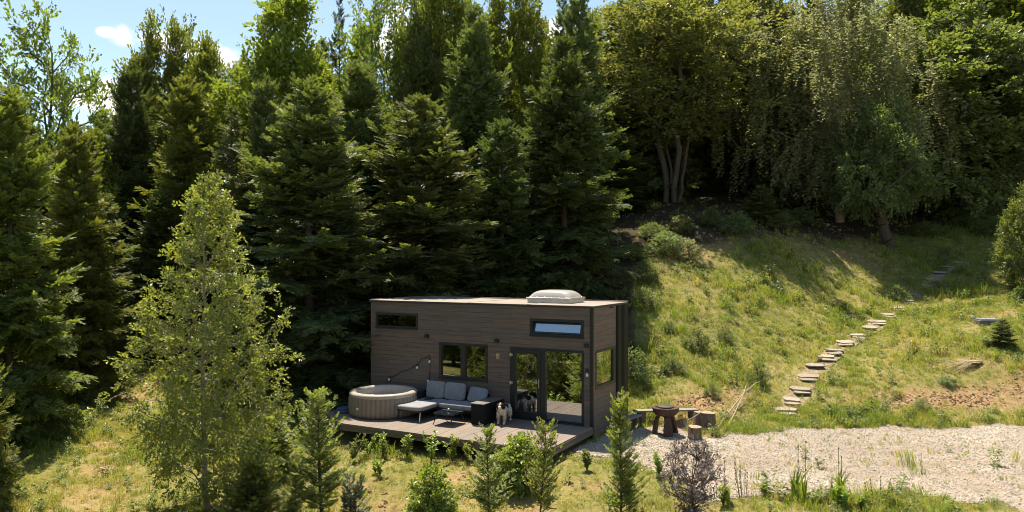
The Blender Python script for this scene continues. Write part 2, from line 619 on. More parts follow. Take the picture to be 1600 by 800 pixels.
# ------------------------------------------------------------------ terrain
CP = np.array([
    # gravel flat and fire place
    (2.5, 18, -.30), (4, 19, -.30), (3, 15, -.45), (6, 14, -.5), (9, 15, -.42), (13, 16, -.36), (9, 18.5, -.31),
    (14, 19.3, -.30), (6.5, 19.8, -.28), (7.8, 21.2, -.24), (12.3, 20.7, -.26), (15.5, 20.7, -.24), (10, 20.8, -.25),
    # cut bank on the right
    (11.55, 22.2, .33), (13.5, 22.3, .31), (15.4, 22.5, .67), (10.2, 22.2, .1),
    # hillside
    (17.97, 28, 2.01), (22, 32.5, 3.37), (15.1, 26.8, 1.64), (25, 36, 4.5), (33, 48, 8.8), (20, 24, 1.5), (28, 28, 3.2),
    (9.31, 23.6, .5), (10.8, 25.4, .95), (14.1, 29, 1.69), (18.2, 33.3, 2.71), (21.2, 36, 3.69), (18.97, 38.5, 5.07),
    (6.37, 24.5, 1.0), (8.67, 25, .93), (10.75, 31, 3.13), (7.8, 30, 3.16), (4.25, 24.5, .95), (5.03, 29, 2.94),
    (5.9, 34, 5.1), (11, 36.5, 5.8), (14.7, 36, 4.85), (5.3, 21.1, -.05), (5.9, 21.9, .22), (3.4, 21.6, -.2),
    # behind and under the cabin
    (-3, 24.5, -.2), (-5, 23, -.5), (0, 27, 1.5), (-3, 30, 2.2), (-8, 30, 1.2), (0, 20, -.4), (0, 23.5, .05), (-4, 20.5, -.55),
    # forest
    (0, 40, 6), (10, 45, 8), (20, 50, 9), (-10, 45, 4), (-20, 40, 1.5), (-20, 55, 5), (0, 60, 10), (20, 70, 13),
    (-30, 70, 7), (40, 60, 12), (42, 35, 7), (-40, 40, 2),
    # left meadow
    (-13.5, 26, -.1), (-9.4, 15, -.8), (-11.2, 19, -.58), (-20, 25, 0), (-20, 15, -.9), (-8, 22, -.45), (-7, 18, -.75),
    # foreground
    (.9, 16.2, -.42), (-3, 17.5, -.58), (-4.5, 18.3, -.68), (0, 14, -.72), (-5, 14.5, -1.0), (3, 13, -.7), (0, 5, -1.7),
    (0, -12, -3.2), (20, 5, -.9), (-20, 0, -2.6), (22, -12, -2.2), (-30, -25, -4), (0, -40, -5), (40, -30, -3), (40, 10, 0),
], float)


def _tps_fit(P):
    n = len(P)
    d = np.linalg.norm(P[:, None, :2] - P[None, :, :2], axis=2)
    K = np.where(d > 0, d * d * np.log(d + 1e-12), 0) + np.eye(n) * 0.6
    A = np.zeros((n + 3, n + 3))
    A[:n, :n] = K
    A[:n, n] = 1
    A[:n, n + 1:] = P[:, :2]
    A[n:, :n] = A[:n, n:].T
    b = np.zeros(n + 3)
    b[:n] = P[:, 2]
    return np.linalg.solve(A, b)


_w = _tps_fit(CP)


def _tps(x, y):
    out = np.zeros(x.shape)
    for i in range(len(CP)):
        d2 = (x - CP[i, 0]) ** 2 + (y - CP[i, 1]) ** 2
        out += _w[i] * 0.5 * d2 * np.log(d2 + 1e-12)
    n = len(CP)
    return out + _w[n] + _w[n + 1] * x + _w[n + 2] * y


def sdf_poly(x, y, poly):
    """signed distance to a polygon, negative inside"""
    P = np.asarray(poly, float)
    d = np.full(x.shape, 1e9)
    ins = np.zeros(x.shape, bool)
    for i in range(len(P)):
        a, b = P[i], P[(i + 1) % len(P)]
        e = b - a
        t = np.clip(((x - a[0]) * e[0] + (y - a[1]) * e[1]) / (e @ e), 0, 1)
        d = np.minimum(d, (x - a[0] - t * e[0]) ** 2 + (y - a[1] - t * e[1]) ** 2)
        c = (a[1] > y) != (b[1] > y)
        xi = a[0] + (y - a[1]) / (b[1] - a[1] + 1e-12) * e[0]
        ins ^= c & (x < xi)
    d = np.sqrt(d)
    return np.where(ins, -d, d)


GRAVEL = [(1.5, 17.7), (2.3, 18.9), (2.9, 19.4), (3.4, 20.2), (4.3, 19.7), (4.6, 18.9), (5.25, 18.55), (6.8, 19.5), (8.77, 20.1),
          (11.31, 20.0), (13.92, 20.06), (26, 20.2), (26, 6), (10.2, 6), (9.2, 12.3), (9.75, 13.3), (9.4, 14.1), (8.49, 14.35),
          (7.47, 14.7), (6.3, 14.5), (5.05, 14.5), (4.07, 14.4), (3.47, 15.4), (2.87, 16.4), (2.18, 16.76), (1.56, 17.1)]


def wob(x, y):
    return (np.sin(x * 2.3 + 1.7 * np.sin(y * 1.1)) * np.sin(y * 2.9 + 1.3 * np.sin(x * 1.7)) * .5
            + np.sin(x * 6.1 + 2 * np.sin(y * 3.7)) * np.sin(y * 5.3 + 1.1) * .3 + np.sin(x * 13.1 + y * 9.7) * np.sin(y * 14.9 - x * 4) * .2)


def gravel_sd(x, y):
    return sdf_poly(x, y, GRAVEL) + wob(x, y) * 0.28


def height(x, y):
    x = np.asarray(x, float)
    y = np.asarray(y, float)
    xc = np.clip(x, -45, 45)
    yc = np.clip(y, -40, 75)
    z = _tps(xc, yc)
    far = np.maximum(np.abs(x - xc), np.abs(y - yc))
    z = z - np.minimum(far * 0.02, 4)
    hill = np.clip((y - 21) / 4, 0.25, 1)
    g = np.clip(gravel_sd(x, y) / 0.8 + 0.5, 0.12, 1)
    z = z + (wob(x * .55, y * .55) * .10 + wob(x * 1.3 + 3, y * 1.3) * .045) * hill * g + wob(x * 2.6, y * 2.6) * .012 * g
    return z


def gz(x, y):
    return float(height(np.array([x]), np.array([y]))[0])


def G(px, py):
    """the ground point seen at a photo pixel"""
    dx, dz = (px - 800) / FPX, (HZY - py) / FPX
    Y = np.arange(11.0, 75.0, 0.05)
    d = CAMZ + dz * Y - height(dx * Y, Y)
    k = np.argmax(d < 0) if (d < 0).any() else len(Y) - 1
    a, b = d[k - 1], d[k]
    y = Y[k - 1] + 0.05 * a / (a - b + 1e-9)
    return Vector((dx * y, y, gz(dx * y, y)))


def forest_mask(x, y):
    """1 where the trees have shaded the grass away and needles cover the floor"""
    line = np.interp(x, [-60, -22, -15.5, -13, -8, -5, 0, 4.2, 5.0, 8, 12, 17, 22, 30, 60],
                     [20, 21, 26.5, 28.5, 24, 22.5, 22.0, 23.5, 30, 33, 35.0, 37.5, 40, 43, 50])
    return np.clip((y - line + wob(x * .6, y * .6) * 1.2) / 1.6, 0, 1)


DIRT = [  # x, y, rx, ry, strength: bare earth
    (11.6, 21.75, 1.5, .55, 1.0), (13.3, 21.9, 1.8, .6, 1.0), (15.6, 22.1, 1.5, .6, .95), (10.4, 21.7, .8, .4, .8),
    (5.5, 21.5, 1.0, .7, 1.0), (6.6, 22.1, .7, .5, .7), (4.9, 20.6, .9, .5, .8), (14.9, 23.6, .9, .4, .55),
    (19.2, 28.6, .9, .5, .7), (12.3, 27.5, .5, .4, .5), (15.9, 36.6, 2.2, 1.0, .8), (17.8, 40.2, 1.3, 2.6, .9),
    (7.2, 33.0, 1.6, 1.0, .7), (9.2, 34.5, 1.2, 1.0, .5),
    (-12.6, 24.3, .55, 2.0, .8), (-11.6, 21.5, .45, 1.3, .5), (-9.6, 17.6, .6, .8, .6), (-8.9, 15.6, .8, .9, .5), (-10.6, 19.2, .5, .5, .6),
    (-2.6, 14.8, .9, .8, .55), (-1.0, 16.2, .9, .35, .7), (.2, 14.4, .7, .6, .5), (-3.4, 16.0, .6, .5, .5), (1.6, 15.2, .6, .4, .5),
    (3.4, 14.1, .7, .4, .4), (1.4, 13.9, .8, .4, .4),
]


def dirt_mask(x, y):
    d = np.zeros(x.shape)
    for (cx, cy, rx, ry, s) in DIRT:
        q = ((x - cx) / rx) ** 2 + ((y - cy) / ry) ** 2
        d = np.maximum(d, s * np.exp(-q * 0.9))
    return np.clip(d + wob(x * 1.4, y * 1.4) * .22 * (d > .05), 0, 1)


HP0 = Vector((2.04, 18.68, 0))                # near corner of the cabin at deck level
HU = Vector((-.878, .479, 0)).normalized()    # along the long front wall (to the left)
HN = Vector((-.479, -.878, 0)).normalized()   # away from the front wall, towards the deck
HROT = math.atan2(HU.y, HU.x)


def hw(s, t, z=0.0):
    return HP0 + HU * s + HN * t + Vector((0, 0, z))


def house_st(x, y):
    rx, ry = x - HP0.x, y - HP0.y
    return rx * HU.x + ry * HU.y, rx * HN.x + ry * HN.y


def under_house(x, y, m=0.0):
    s, t = house_st(x, y)
    return (s > -m) & (s < 7.4 + m) & (t > -2.6 - m) & (t < 2.75 + m)


def ground_mat():
    m, nt, b = newmat('meadow_ground')
    a1 = N(nt, 'ShaderNodeAttribute', attribute_name='forest')
    a2 = N(nt, 'ShaderNodeAttribute', attribute_name='dirt')
    n1 = noise_tex(nt, .45, 6)
    n2 = noise_tex(nt, 3.1, 6)
    n3 = noise_tex(nt, 26, 5)
    grass = ramp(nt, n1, [(.36, (.135, .15, .034)), (.5, (.20, .195, .052)), (.66, (.30, .245, .11))])
    grass = mixc(nt, mth(nt, 'MULTIPLY', n2, .55), grass, (.17, .135, .065))
    grass = mixc(nt, .6, grass, ramp(nt, n3, [(.3, (.45, .45, .4)), (.7, (1.35, 1.35, 1.25))]), 'MULTIPLY')
    dirt = ramp(nt, noise_tex(nt, 7, 8), [(.3, (.19, .105, .052)), (.55, (.32, .195, .105)), (.75, (.42, .285, .17))])
    dirt = mixc(nt, .7, dirt, ramp(nt, noise_tex(nt, 40, 4), [(.3, (.6, .6, .6)), (.7, (1.3, 1.3, 1.3))]), 'MULTIPLY')
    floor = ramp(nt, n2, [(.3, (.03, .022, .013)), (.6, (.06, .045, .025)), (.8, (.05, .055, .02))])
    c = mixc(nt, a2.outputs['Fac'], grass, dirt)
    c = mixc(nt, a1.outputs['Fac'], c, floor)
    nt.links.new(c, b.inputs['Base Color'])
    b.inputs['Roughness'].default_value = 0.95
    b.inputs['Specular IOR Level'].default_value = 0.15
    h = mth(nt, 'ADD', mth(nt, 'MULTIPLY', noise_tex(nt, 9, 7), 1.0), mth(nt, 'MULTIPLY', n3, .4))
    bump(nt, b, h, 0.8, 0.06)
    return m


def axis_coords(lo, hi, step, far):
    a = list(np.arange(lo, hi + 1e-6, step))
    s, x = step, a[-1]
    while x < far:
        s *= 1.22
        x += s
        a.append(x)
    s, x, pre = step, a[0], []
    while x > -far:
        s *= 1.22
        x -= s
        pre.append(x)
    return np.array(pre[::-1] + a)


gx = axis_coords(-16, 26, .2, 900)
gy = axis_coords(11, 44, .2, 900)
XX, YY = np.meshgrid(gx, gy)
ZZ = height(XX, YY)
DD = dirt_mask(XX, YY)
ZZ = ZZ - DD * .03 + DD * wob(XX * 3.1, YY * 3.1) * .035
nx, ny = len(gx), len(gy)
ii = (np.arange(ny - 1)[:, None] * nx + np.arange(nx - 1)[None, :]).ravel()
gm = np_mesh('ground', np.stack([XX.ravel(), YY.ravel(), ZZ.ravel()], 1), np.stack([ii, ii + 1, ii + nx + 1, ii + nx], 1), True)
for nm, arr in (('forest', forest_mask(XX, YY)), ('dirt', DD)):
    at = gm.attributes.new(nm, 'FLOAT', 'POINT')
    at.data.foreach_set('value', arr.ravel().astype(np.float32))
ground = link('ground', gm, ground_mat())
tag(ground, kind='structure')


def gravel_mat():
    m, nt, b = newmat('gravel')
    tc = nt.nodes.new('ShaderNodeTexCoord')
    v = nt.nodes.new('ShaderNodeTexVoronoi')
    v.inputs['Scale'].default_value = 38
    nt.links.new(tc.outputs['Object'], v.inputs['Vector'])
    sx = nt.nodes.new('ShaderNodeSeparateColor')
    nt.links.new(v.outputs['Color'], sx.inputs[0])
    c = ramp(nt, sx.outputs[0], [(0, (.205, .172, .135)), (.5, (.325, .28, .228)), (1, (.44, .395, .335))])
    big = ramp(nt, noise_tex(nt, .8, 5), [(.35, (.82, .76, .7)), (.65, (1.05, 1.03, 1.0))])
    c = mixc(nt, 1.0, c, big, 'MULTIPLY')
    wear = ramp(nt, noise_tex(nt, 1.0, 5, stretch=(.22, 1.3, 1)), [(.50, (0, 0, 0)), (.66, (.75, .75, .75))])
    c = mixc(nt, wear, c, (.24, .17, .11))
    nt.links.new(c, b.inputs['Base Color'])
    b.inputs['Roughness'].default_value = 0.9
    inv = mth(nt, 'SUBTRACT', 1.0, v.outputs['Distance'])
    bump(nt, b, inv, 0.6, 0.02)
    return m


hx = np.arange(1, 26.01, .09)
hy = np.arange(8, 20.8, .09)
HX, HY = np.meshgrid(hx, hy)
SD = gravel_sd(HX, HY)
HZ = height(HX, HY) + .012
mx_, my_ = len(hx), len(hy)
jj = (np.arange(my_ - 1)[:, None] * mx_ + np.arange(mx_ - 1)[None, :])
keep = (SD[:-1, :-1] < 0) & ~under_house(HX[:-1, :-1], HY[:-1, :-1], -.2)
jj = jj[keep]
q = np.stack([jj, jj + 1, jj + mx_ + 1, jj + mx_], 1)
used, inv_ = np.unique(q, return_inverse=True)
gv = np_mesh('gravel_drive', np.stack([HX.ravel(), HY.ravel(), HZ.ravel()], 1)[used], inv_.reshape(q.shape), True)
drive = link('gravel_drive', gv, gravel_mat())
tag(drive, kind='structure')

# ------------------------------------------------------------------ the cabin (local axes: x along the front to the left, y out to the deck)
HL, HWD, HH = 7.15, 2.52, 3.05
house = empty('tiny_house', HP0, HROT)
tag(house, 'dark brown timber tiny house with flat roof and black window frames', 'tiny house')

OPEN_F = [  # s0, s1, z0, z1 openings in the front
    (5.41, 6.95, 2.24, 2.69), (3.08, 4.68, .91, 1.92), (.24, 1.78, 2.23, 2.69), (.24, 2.38, -.02, 1.91)]
OPEN_S = [(.20, 1.63, .90, 1.90)]     # v along the right end wall (y = -v)


def rect_minus(rects, o):
    out = []
    for (a, b, c, d) in rects:
        x0, x1, z0, z1 = max(a, o[0]), min(b, o[1]), max(c, o[2]), min(d, o[3])
        if x0 >= x1 or z0 >= z1:
            out.append((a, b, c, d))
            continue
        if a < x0:
            out.append((a, x0, c, d))
        if x1 < b:
            out.append((x1, b, c, d))
        if c < z0:
            out.append((x0, x1, c, z0))
        if z1 < d:
            out.append((x0, x1, z1, d))
    return [r for r in out if r[1] - r[0] > .012 and r[3] - r[2] > .012]


def wall_core(name, rects, along):
    mb = MB()
    for (a, b, c, d) in rects:
        if along == 'front':
            mb.box(a, b, -.14, -.022, c, d)
        else:
            mb.box(.022, .14, -b, -a, c, d)
    return mb.build(name, M['core'], house)


fr = [(0.02, HL - .02, -.22, 3.0)]
for o in OPEN_F:
    fr = rect_minus(fr, o)
wall_core('front_wall', fr, 'front')
sr = [(.141, HWD - .02, -.26, 3.0)]
for o in OPEN_S:
    sr = rect_minus(sr, o)
wall_core('end_wall', sr, 'side')
mb = MB()
mb.box(.16, HL - .16, -HWD, -HWD + .12, -.26, 3.0)
mb.build('rear_wall', M['clad'], house)
mb = MB()
mb.box(HL - .14, HL - .001, -HWD + .001, -.145, -.26, 3.0)
mb.build('far_end_wall', M['clad_side'], house)
MB().box(.15, HL - .15, -HWD + .13, -.15, -.2, -.02).build('floor_panel', M['plywood'], house)
MB().box(.15, HL - .15, -HWD + .13, -.15, 2.9, 2.98).build('ceiling_panel', M['plywood'], house)

ROW = .134
z = -.02
while z < 2.985:
    z1 = min(z + ROW, 3.0)
    cuts, s = [], 0.075
    while s < HL - .02:
        ln = rnd.uniform(1.6, 3.4)
        e = min(s + ln, HL - .01)
        if HL - .01 - e < .5:
            e = HL - .01
        cuts.append((s, e))
        s = e
    for (a, b) in cuts:
        rects = [(a + .0015, b - .0015, z + .0018, z1 - .0018)]
        for o in OPEN_F:
            rects = rect_minus(rects, o)
        for (x0, x1, c, d) in rects:
            dp = rnd.uniform(-.002, .002)
            MB().box(-(x1 - x0) / 2, (x1 - x0) / 2, -.02, .0, -(d - c) / 2, (d - c) / 2).build(
                'plank', M['clad'], house, loc=((x0 + x1) / 2, dp, (c + d) / 2))
    if z < 2.99:
        rects = [(.075, 1.66, z + .0018, z1 - .0018)]
        for o in OPEN_S:
            rects = rect_minus(rects, o)
        for (v0, v1, c, d) in rects:
            MB().box(0, .02, -(v1 - v0) / 2, (v1 - v0) / 2, -(d - c) / 2, (d - c) / 2).build(
                'plank', M['clad_side'], house, loc=(rnd.uniform(-.002, .002), -(v0 + v1) / 2, (c + d) / 2))
    z += ROW
# end wall boards below deck level
for z in (-.155, -.289):
    MB().box(0, .02, -.79, .79, .003, .131).build('plank', M['clad_side'], house, loc=(0, -.868, z))

# black corner post, dark ribbed panel at the rear corner
MB().box(-.012, .07, -.072, .012, -.29, 3.0).build('corner_post', M['black_metal'], house)
mb = MB()
mb.box(-.02, .03, -HWD - .02, -1.668, -.27, 3.0)
for k in range(9):
    v = 1.72 + k * .095
    mb.box(-.045, -.0201, -v - .022, -v + .022, -.27, 2.998)
mb.build('ribbed_panel', M['ribbed'], house)

# roof
roof = MB().box(-.035, HL + .03, -HWD - .035, .03, 3.002, 3.045).build('roof', M['roof_edge'], house)
mb = MB()
mb.box(-.028, HL + .022, -HWD - .02, .022, 3.0455, 3.056)
mb.build('membrane', M['roof'], roof)
mb = MB()
mb.box(-.03, HL + .025, -HWD - .033, -HWD + .03, 3.0565, 3.085)
mb.box(HL - .035, HL + .025, -HWD + .031, .022, 3.0565, 3.075)
mb.build('flashing', M['roof'], roof)
for k in range(1, 4):
    MB().box(k * 1.85 - .03, k * 1.85 + .03, -HWD + .05, .0, 3.0565, 3.062).build('seam', M['roof'], roof)

# skylight
sky = empty('skylight', (1.63, -1.28, 3.056), 0)
sky.parent = house
mb = MB()
mb.box(-.64, .64, -.48, .48, 0, .10)
mb.build('curb', M['alu'], sky)
mb = MB()
mb.box(-.675, .675, -.515, .515, .1005, .150)
mb.build('rim', M['alu'], sky, bevel=.008)
n1, n2 = 22, 18
gu, gvv = np.meshgrid(np.linspace(-1, 1, n1), np.linspace(-1, 1, n2))
prof = (1 - np.abs(gu) ** 4.5) ** .55 * (1 - np.abs(gvv) ** 4.5) ** .55
DV = np.stack([gu.ravel() * .61, gvv.ravel() * .455, .151 + .20 * prof.ravel()], 1)
k = (np.arange(n2 - 1)[:, None] * n1 + np.arange(n1 - 1)[None, :]).ravel()
link('dome', np_mesh('dome', DV, np.stack([k, k + 1, k + n1 + 1, k + n1], 1), True), M['dome'], sky)
bolt_me = MB().lathe([(.012, .1505), (.012, .165), (.004, .17)], 8, 0, 0, True).mesh('bolt')
for (bx_, by_) in [(q_, sg * .495) for q_ in np.linspace(-.55, .55, 6) for sg in (1, -1)] + [(-.655, q_) for q_ in (-.3, 0, .3)]:
    link('bolt', bolt_me, M['steel'], sky, (bx_, by_, 0))


def window(s0, s1, z0, z1, n=1, glass='glass', name='window', fw=.07, tilt=0.0, label=None):
    w = empty(name, ((s0 + s1) / 2, 0, (z0 + z1) / 2))
    w.parent = house
    if label:
        w["label"] = label
    hx_, hz_ = (s1 - s0) / 2, (z1 - z0) / 2
    mb = MB()
    d0, d1 = -.12, .012
    mb.box(-hx_, hx_, d0, d1, hz_ - fw, hz_)
    mb.box(-hx_, hx_, d0, d1, -hz_, -hz_ + fw)
    mb.box(-hx_, -hx_ + fw, d0, d1 - .001, -hz_ + fw, hz_ - fw)
    mb.box(hx_ - fw, hx_, d0, d1 - .001, -hz_ + fw, hz_ - fw)
    for k in range(1, n):
        xc = -hx_ + 2 * hx_ * k / n
        mb.box(xc - .075, xc + .075, d0, d1 - .001, -hz_ + fw, hz_ - fw)
    mb.build('frame', M['anthracite'], w)
    MB().box(-hx_ - .01, hx_ + .01, .013, .035, -hz_ - .012, -hz_ + .012).build('sill', M['anthracite'], w)
    edges = [-hx_ + fw]
    for k in range(1, n):
        xc = -hx_ + 2 * hx_ * k / n
        edges += [xc - .075, xc + .075]
    edges.append(hx_ - fw)
    for k in range(n):
        a, b = edges[2 * k], edges[2 * k + 1]
        hzz = hz_ - fw
        if tilt:
            sash = empty('tilted_sash', (0, -.03, -hzz))
            sash.parent = w
            mb = MB()
            t = .045
            mb.box(a, b, -.03, .03, .002, t)
            mb.box(a, b, -.03, .03, 2 * hzz - t, 2 * hzz)
            mb.box(a, a + t, -.029, .029, t, 2 * hzz - t)
            mb.box(b - t, b, -.029, .029, t, 2 * hzz - t)
            Mx = Matrix.Rotation(tilt, 4, 'X')
            mb.xform(Mx)
            mb.build('sash_frame', M['anthracite'], sash)
            MB().box(a + t, b - t, -.006, .006, t, 2 * hzz - t).xform(Mx).build('pane', M['glass'], sash)
        else:
            MB().box(a, b, -.050, -.042, -hzz, hzz).build('pane', M[glass], w)
    return w


window(5.41, 6.95, 2.24, 2.69, 1, 'glass_dark', label='dark narrow window high at the left end')
window(3.08, 4.68, .91, 1.92, 2, 'glass_mid', label='two-pane window above the sofa')
window(.24, 1.78, 2.23, 2.69, 1, tilt=R(18), label='tilted narrow window above the glass door')

# glass door: hinged leaf on the left, fixed pane on the right
door = empty('glass_door', (0, 0, 0))
door.parent = house
mb = MB()
mb.box(.24, 2.38, -.12, .012, 1.845, 1.91)
mb.box(.24, 2.38, -.12, .012, -.02, .07)
mb.box(.24, .30, -.12, .011, .07, 1.845)
mb.box(2.32, 2.38, -.12, .011, .07, 1.845)
mb.box(1.33, 1.46, -.12, .011, .07, 1.845)
mb.build('frame', M['anthracite'], door)
MB().box(.30, 1.33, -.05, -.042, .07, 1.845).build('pane', M['glass_bright'], door)
leaf = empty('door_leaf', (0, 0, 0))
leaf.parent = door
mb = MB()
mb.box(1.462, 2.318, -.09, .022, 1.74, 1.843)
mb.box(1.462, 2.318, -.09, .022, .072, .20)
mb.box(1.462, 1.565, -.09, .021, .20, 1.74)
mb.box(2.215, 2.318, -.09, .021, .20, 1.74)
mb.build('leaf_frame', M['anthracite'], leaf)
MB().box(1.565, 2.215, -.045, -.037, .20, 1.74).build('pane', M['glass'], leaf)
mb = MB()
mb.box(1.495, 1.53, .022, .032, .86, 1.10)
mb.tube([(1.512, .03, 1.0), (1.512, .07, 1.0), (1.62, .075, 1.0), (1.65, .07, .995)], .012, 8)
mb.build('handle', M['steel'], leaf)
for zz in (.95, 1.70):
    mb = MB()
    mb.lathe([(.014, -.05), (.014, .05)], 10, 2.345, .035, True)
    mb.box(2.29, 2.40, .0125, .024, -.028, .028)
    h = mb.build('hinge', M['steel'], leaf, loc=(0, 0, zz))
MB().box(.20, 2.42, .0125, .07, -.018, .012).build('threshold', M['anthracite'], door)

# end-wall window
w = empty('window', (0, -.915, 1.40))
w.parent = house
w["label"] = 'large window in the right end wall'
mb = MB()
hx_, hz_, fw = .715, .50, .06
mb.box(-.012, .12, -hx_, hx_, hz_ - fw, hz_)
mb.box(-.012, .12, -hx_, hx_, -hz_, -hz_ + fw + .03)
mb.box(-.011, .12, -hx_, -hx_ + fw + .12, -hz_ + fw + .03, hz_ - fw)
mb.box(-.011, .12, hx_ - fw, hx_, -hz_ + fw + .03, hz_ - fw)
mb.build('frame', M['anthracite'], w)
MB().box(.03, .038, -hx_ + fw + .12, hx_ - fw, -hz_ + fw + .03, hz_ - fw).build('pane', M['glass'], w)

# lamps, plate, key box, light string
for (s, zz) in ((5.08, 2.07), (2.78, 2.05), (.155, 2.05)):
    lamp = MB().box(s - .05, s + .05, .002, .09, zz - .05, zz + .05).build('wall_lamp', M['black_metal'], house, bevel=.006)
    MB().box(s - .03, s + .03, .02, .075, zz - .0525, zz - .0502).build('lens', M['white'], lamp)
pl = MB().box(2.71, 2.81, .002, .014, 1.56, 1.70).build('name_plate', M['tan'], house)
mb = MB()
mb.box(2.775, 2.785, .0145, .016, 1.59, 1.67)
mb.box(2.735, 2.775, .0145, .016, 1.59, 1.60)
mb.box(2.728, 2.736, .0145, .016, 1.59, 1.65)
mb.build('lettering', M['ink'], pl)
kb = MB().box(.11, .175, .002, .05, 1.37, 1.47).build('key_box', M['black_metal'], house, bevel=.005)
mb = MB()
mb.box(.115, .165, .002, .045, 1.27, 1.325)
mb.tube([(.123, .025, 1.325), (.123, .025, 1.36), (.157, .025, 1.36), (.157, .025, 1.325)], .007, 6)
mb.build('padlock', M['white'], kb)
MB().box(.62, .70, .01, .07, 2.955, 2.985).xform(Matrix.Translation((-.70, -1.3, 0))).build('vent_stub', M['black_metal'], house)

ls = empty('light_string', hw(0, 0), HROT)
tag(ls, 'thin dark cable of small bulbs hanging on the wall above the tub', 'light string')
P = []
anch = [(6.45, .80), (6.0, .99), (5.41, 1.25), (5.28, 1.42), (4.99, 1.53), (4.97, 1.2), (5.01, .75)]
for i in range(len(anch) - 1):
    a, b = anch[i], anch[i + 1]
    for k in range(6):
        f = k / 6
        P.append((a[0] + (b[0] - a[0]) * f, .03, a[1] + (b[1] - a[1]) * f - .05 * math.sin(math.pi * f)))
P.append((anch[-1][0], .03, anch[-1][1]))
MB().tube(P, .009, 5).build('cable', M['black_metal'], ls)
for (s, zz) in ((6.43, .80), (5.41, 1.22), (5.03, .86), (4.985, 1.42)):
    b = MB().lathe([(.012, .02), (.015, .0), (.014, -.03)], 8, s, .035).build('socket', M['black_metal'], ls, loc=(0, 0, zz))
    MB().lathe([(.012, -.03), (.03, -.06), (.032, -.085), (.02, -.11), (.002, -.118)], 10, s, .035).build('bulb', M['white'], b, True)

# ---- things inside, behind the glass; the bench is added for a deck reflection
it = empty('added_bench', hw(.82, -.55), HROT)
tag(it, 'added pale linen bench inside the large glass pane, standing in for the deck reflection', 'bench')
MB().box(-.52, .52, -.30, .30, .0, .34).build('base', M['linen'], it)
MB().pillow(-.53, .53, -.31, .32, .35, .50, .25).build('seat_cushion', M['linen'], it, True)
MB().pillow(-.53, .53, -.42, -.30, .36, .80, .3).build('back_cushion', M['linen'], it, True)
it = empty('round_table', hw(2.05, -.95), HROT)
tag(it, 'small wooden table standing inside behind the door leaf', 'table')
MB().lathe([(.001, .70), (.36, .70), (.37, .715), (.36, .73), (.001, .73)], 24).build('tabletop', M['plywood'], it)
MB().lathe([(.03, .02), (.03, .70)], 10).build('leg', M['black_metal'], it)
MB().lathe([(.22, .0), (.22, .012), (.03, .02)], 20, close=True).build('base', M['black_metal'], it)
it = empty('side_cabinet', hw(1.50, -.75), HROT)
tag(it, 'pale low cabinet inside beside the door handle', 'cabinet')
MB().box(-.10, .10, -.25, .25, .0, .95).build('carcass', M['linen'], it)
MB().box(-.105, .105, -.26, .26, .951, .975).build('top', M['plywood'], it)
it = empty('flower_pot', hw(4.02, -.24, .99), HROT)
tag(it, 'small white pot with a twiggy plant on the sill of the two-pane window', 'flower pot')
MB().lathe([(.001, 0), (.055, 0), (.075, .17), (.066, .17), (.05, .03), (.001, .03)], 16).build('pot', M['white'], it, True)
mb = MB()
for k in range(9):
    a = rnd.uniform(0, 6.28)
    d = rnd.uniform(.03, .09)
    mb.tube([(0, 0, .1), (d * .5 * math.cos(a), d * .5 * math.sin(a), .2), (d * math.cos(a), d * math.sin(a), rnd.uniform(.24, .34))], .004, 4)
mb.build('plant', M['bush_leaf'], it)

# ------------------------------------------------------------------ deck
deck = empty('deck', HP0, HROT)
tag(deck, 'low brown timber deck along the front of the tiny house', 'deck')


def deck_front(s):
    return 2.70 if s < 5.9 else 2.70 - (s - 5.9) * .62


BW = .142
s = -.012
k = 0
while s < 7.2:
    e = s + BW - .006
    f0, f1 = deck_front(s) - .002, deck_front(e) - .002
    t0 = .036
    V = [(0, t0, -.03), (e - s, t0, -.03), (e - s, f1, -.03), (0, f0, -.03), (0, t0, 0), (e - s, t0, 0), (e - s, f1, 0), (0, f0, 0)]
    MB().add(V, [(0, 3, 2, 1), (4, 5, 6, 7), (0, 1, 5, 4), (1, 2, 6, 5), (2, 3, 7, 6), (3, 0, 4, 7)]).build(
        'board', M['deck'], deck, loc=(s, 0, rnd.uniform(-.0035, 0)))
    s += BW
for (a, b, c, d, y0, y1, nm) in ((-.02, 5.9, -.085, -.033, 2.66, 2.70, 'fascia_board'), (-.02, 5.9, -.185, -.09, 2.64, 2.685, 'fascia_board')):
    MB().box(a, b, y0, y1, c, d).build(nm, M['fascia'], deck)
for (c, d) in ((-.085, -.033), (-.185, -.09)):
    L_ = math.hypot(1.35, 1.35 * .62)
    o = MB().box(0, L_, -.045, 0, c, d).build('fascia_board', M['fascia'], deck, loc=(5.9, 2.70, 0), rot=(0, 0, -math.atan(.62)))
    MB().box(-.03, .012, .04, 2.64, c, d).build('fascia_board', M['fascia'], deck)
for i, s in enumerate((.25, 1.6, 3.0, 4.4, 5.7)):
    for t in (.5, 1.7):
        MB().box(s - .05, s + .05, t - .05, t + .05, -.95, -.19).build('post', M['fascia'], deck)
for t in (.5, 1.5, 2.4):
    MB().box(.03, 6.6 if t < 2.2 else 5.9, t - .03, t + .03, -.18, -.035).build('joist', M['fascia'], deck)

# ------------------------------------------------------------------ things on the deck
tub = empty('inflatable_hot_tub', hw(5.76, 1.13, .002), HROT)
tag(tub, 'round beige inflatable hot tub with ribbed sides at the left end of the deck', 'hot tub')
NS = 44


def ribs(a, z):
    c = np.abs(np.sin(a * NS / 2))
    return 1 - .038 * (1 - c ** .4)


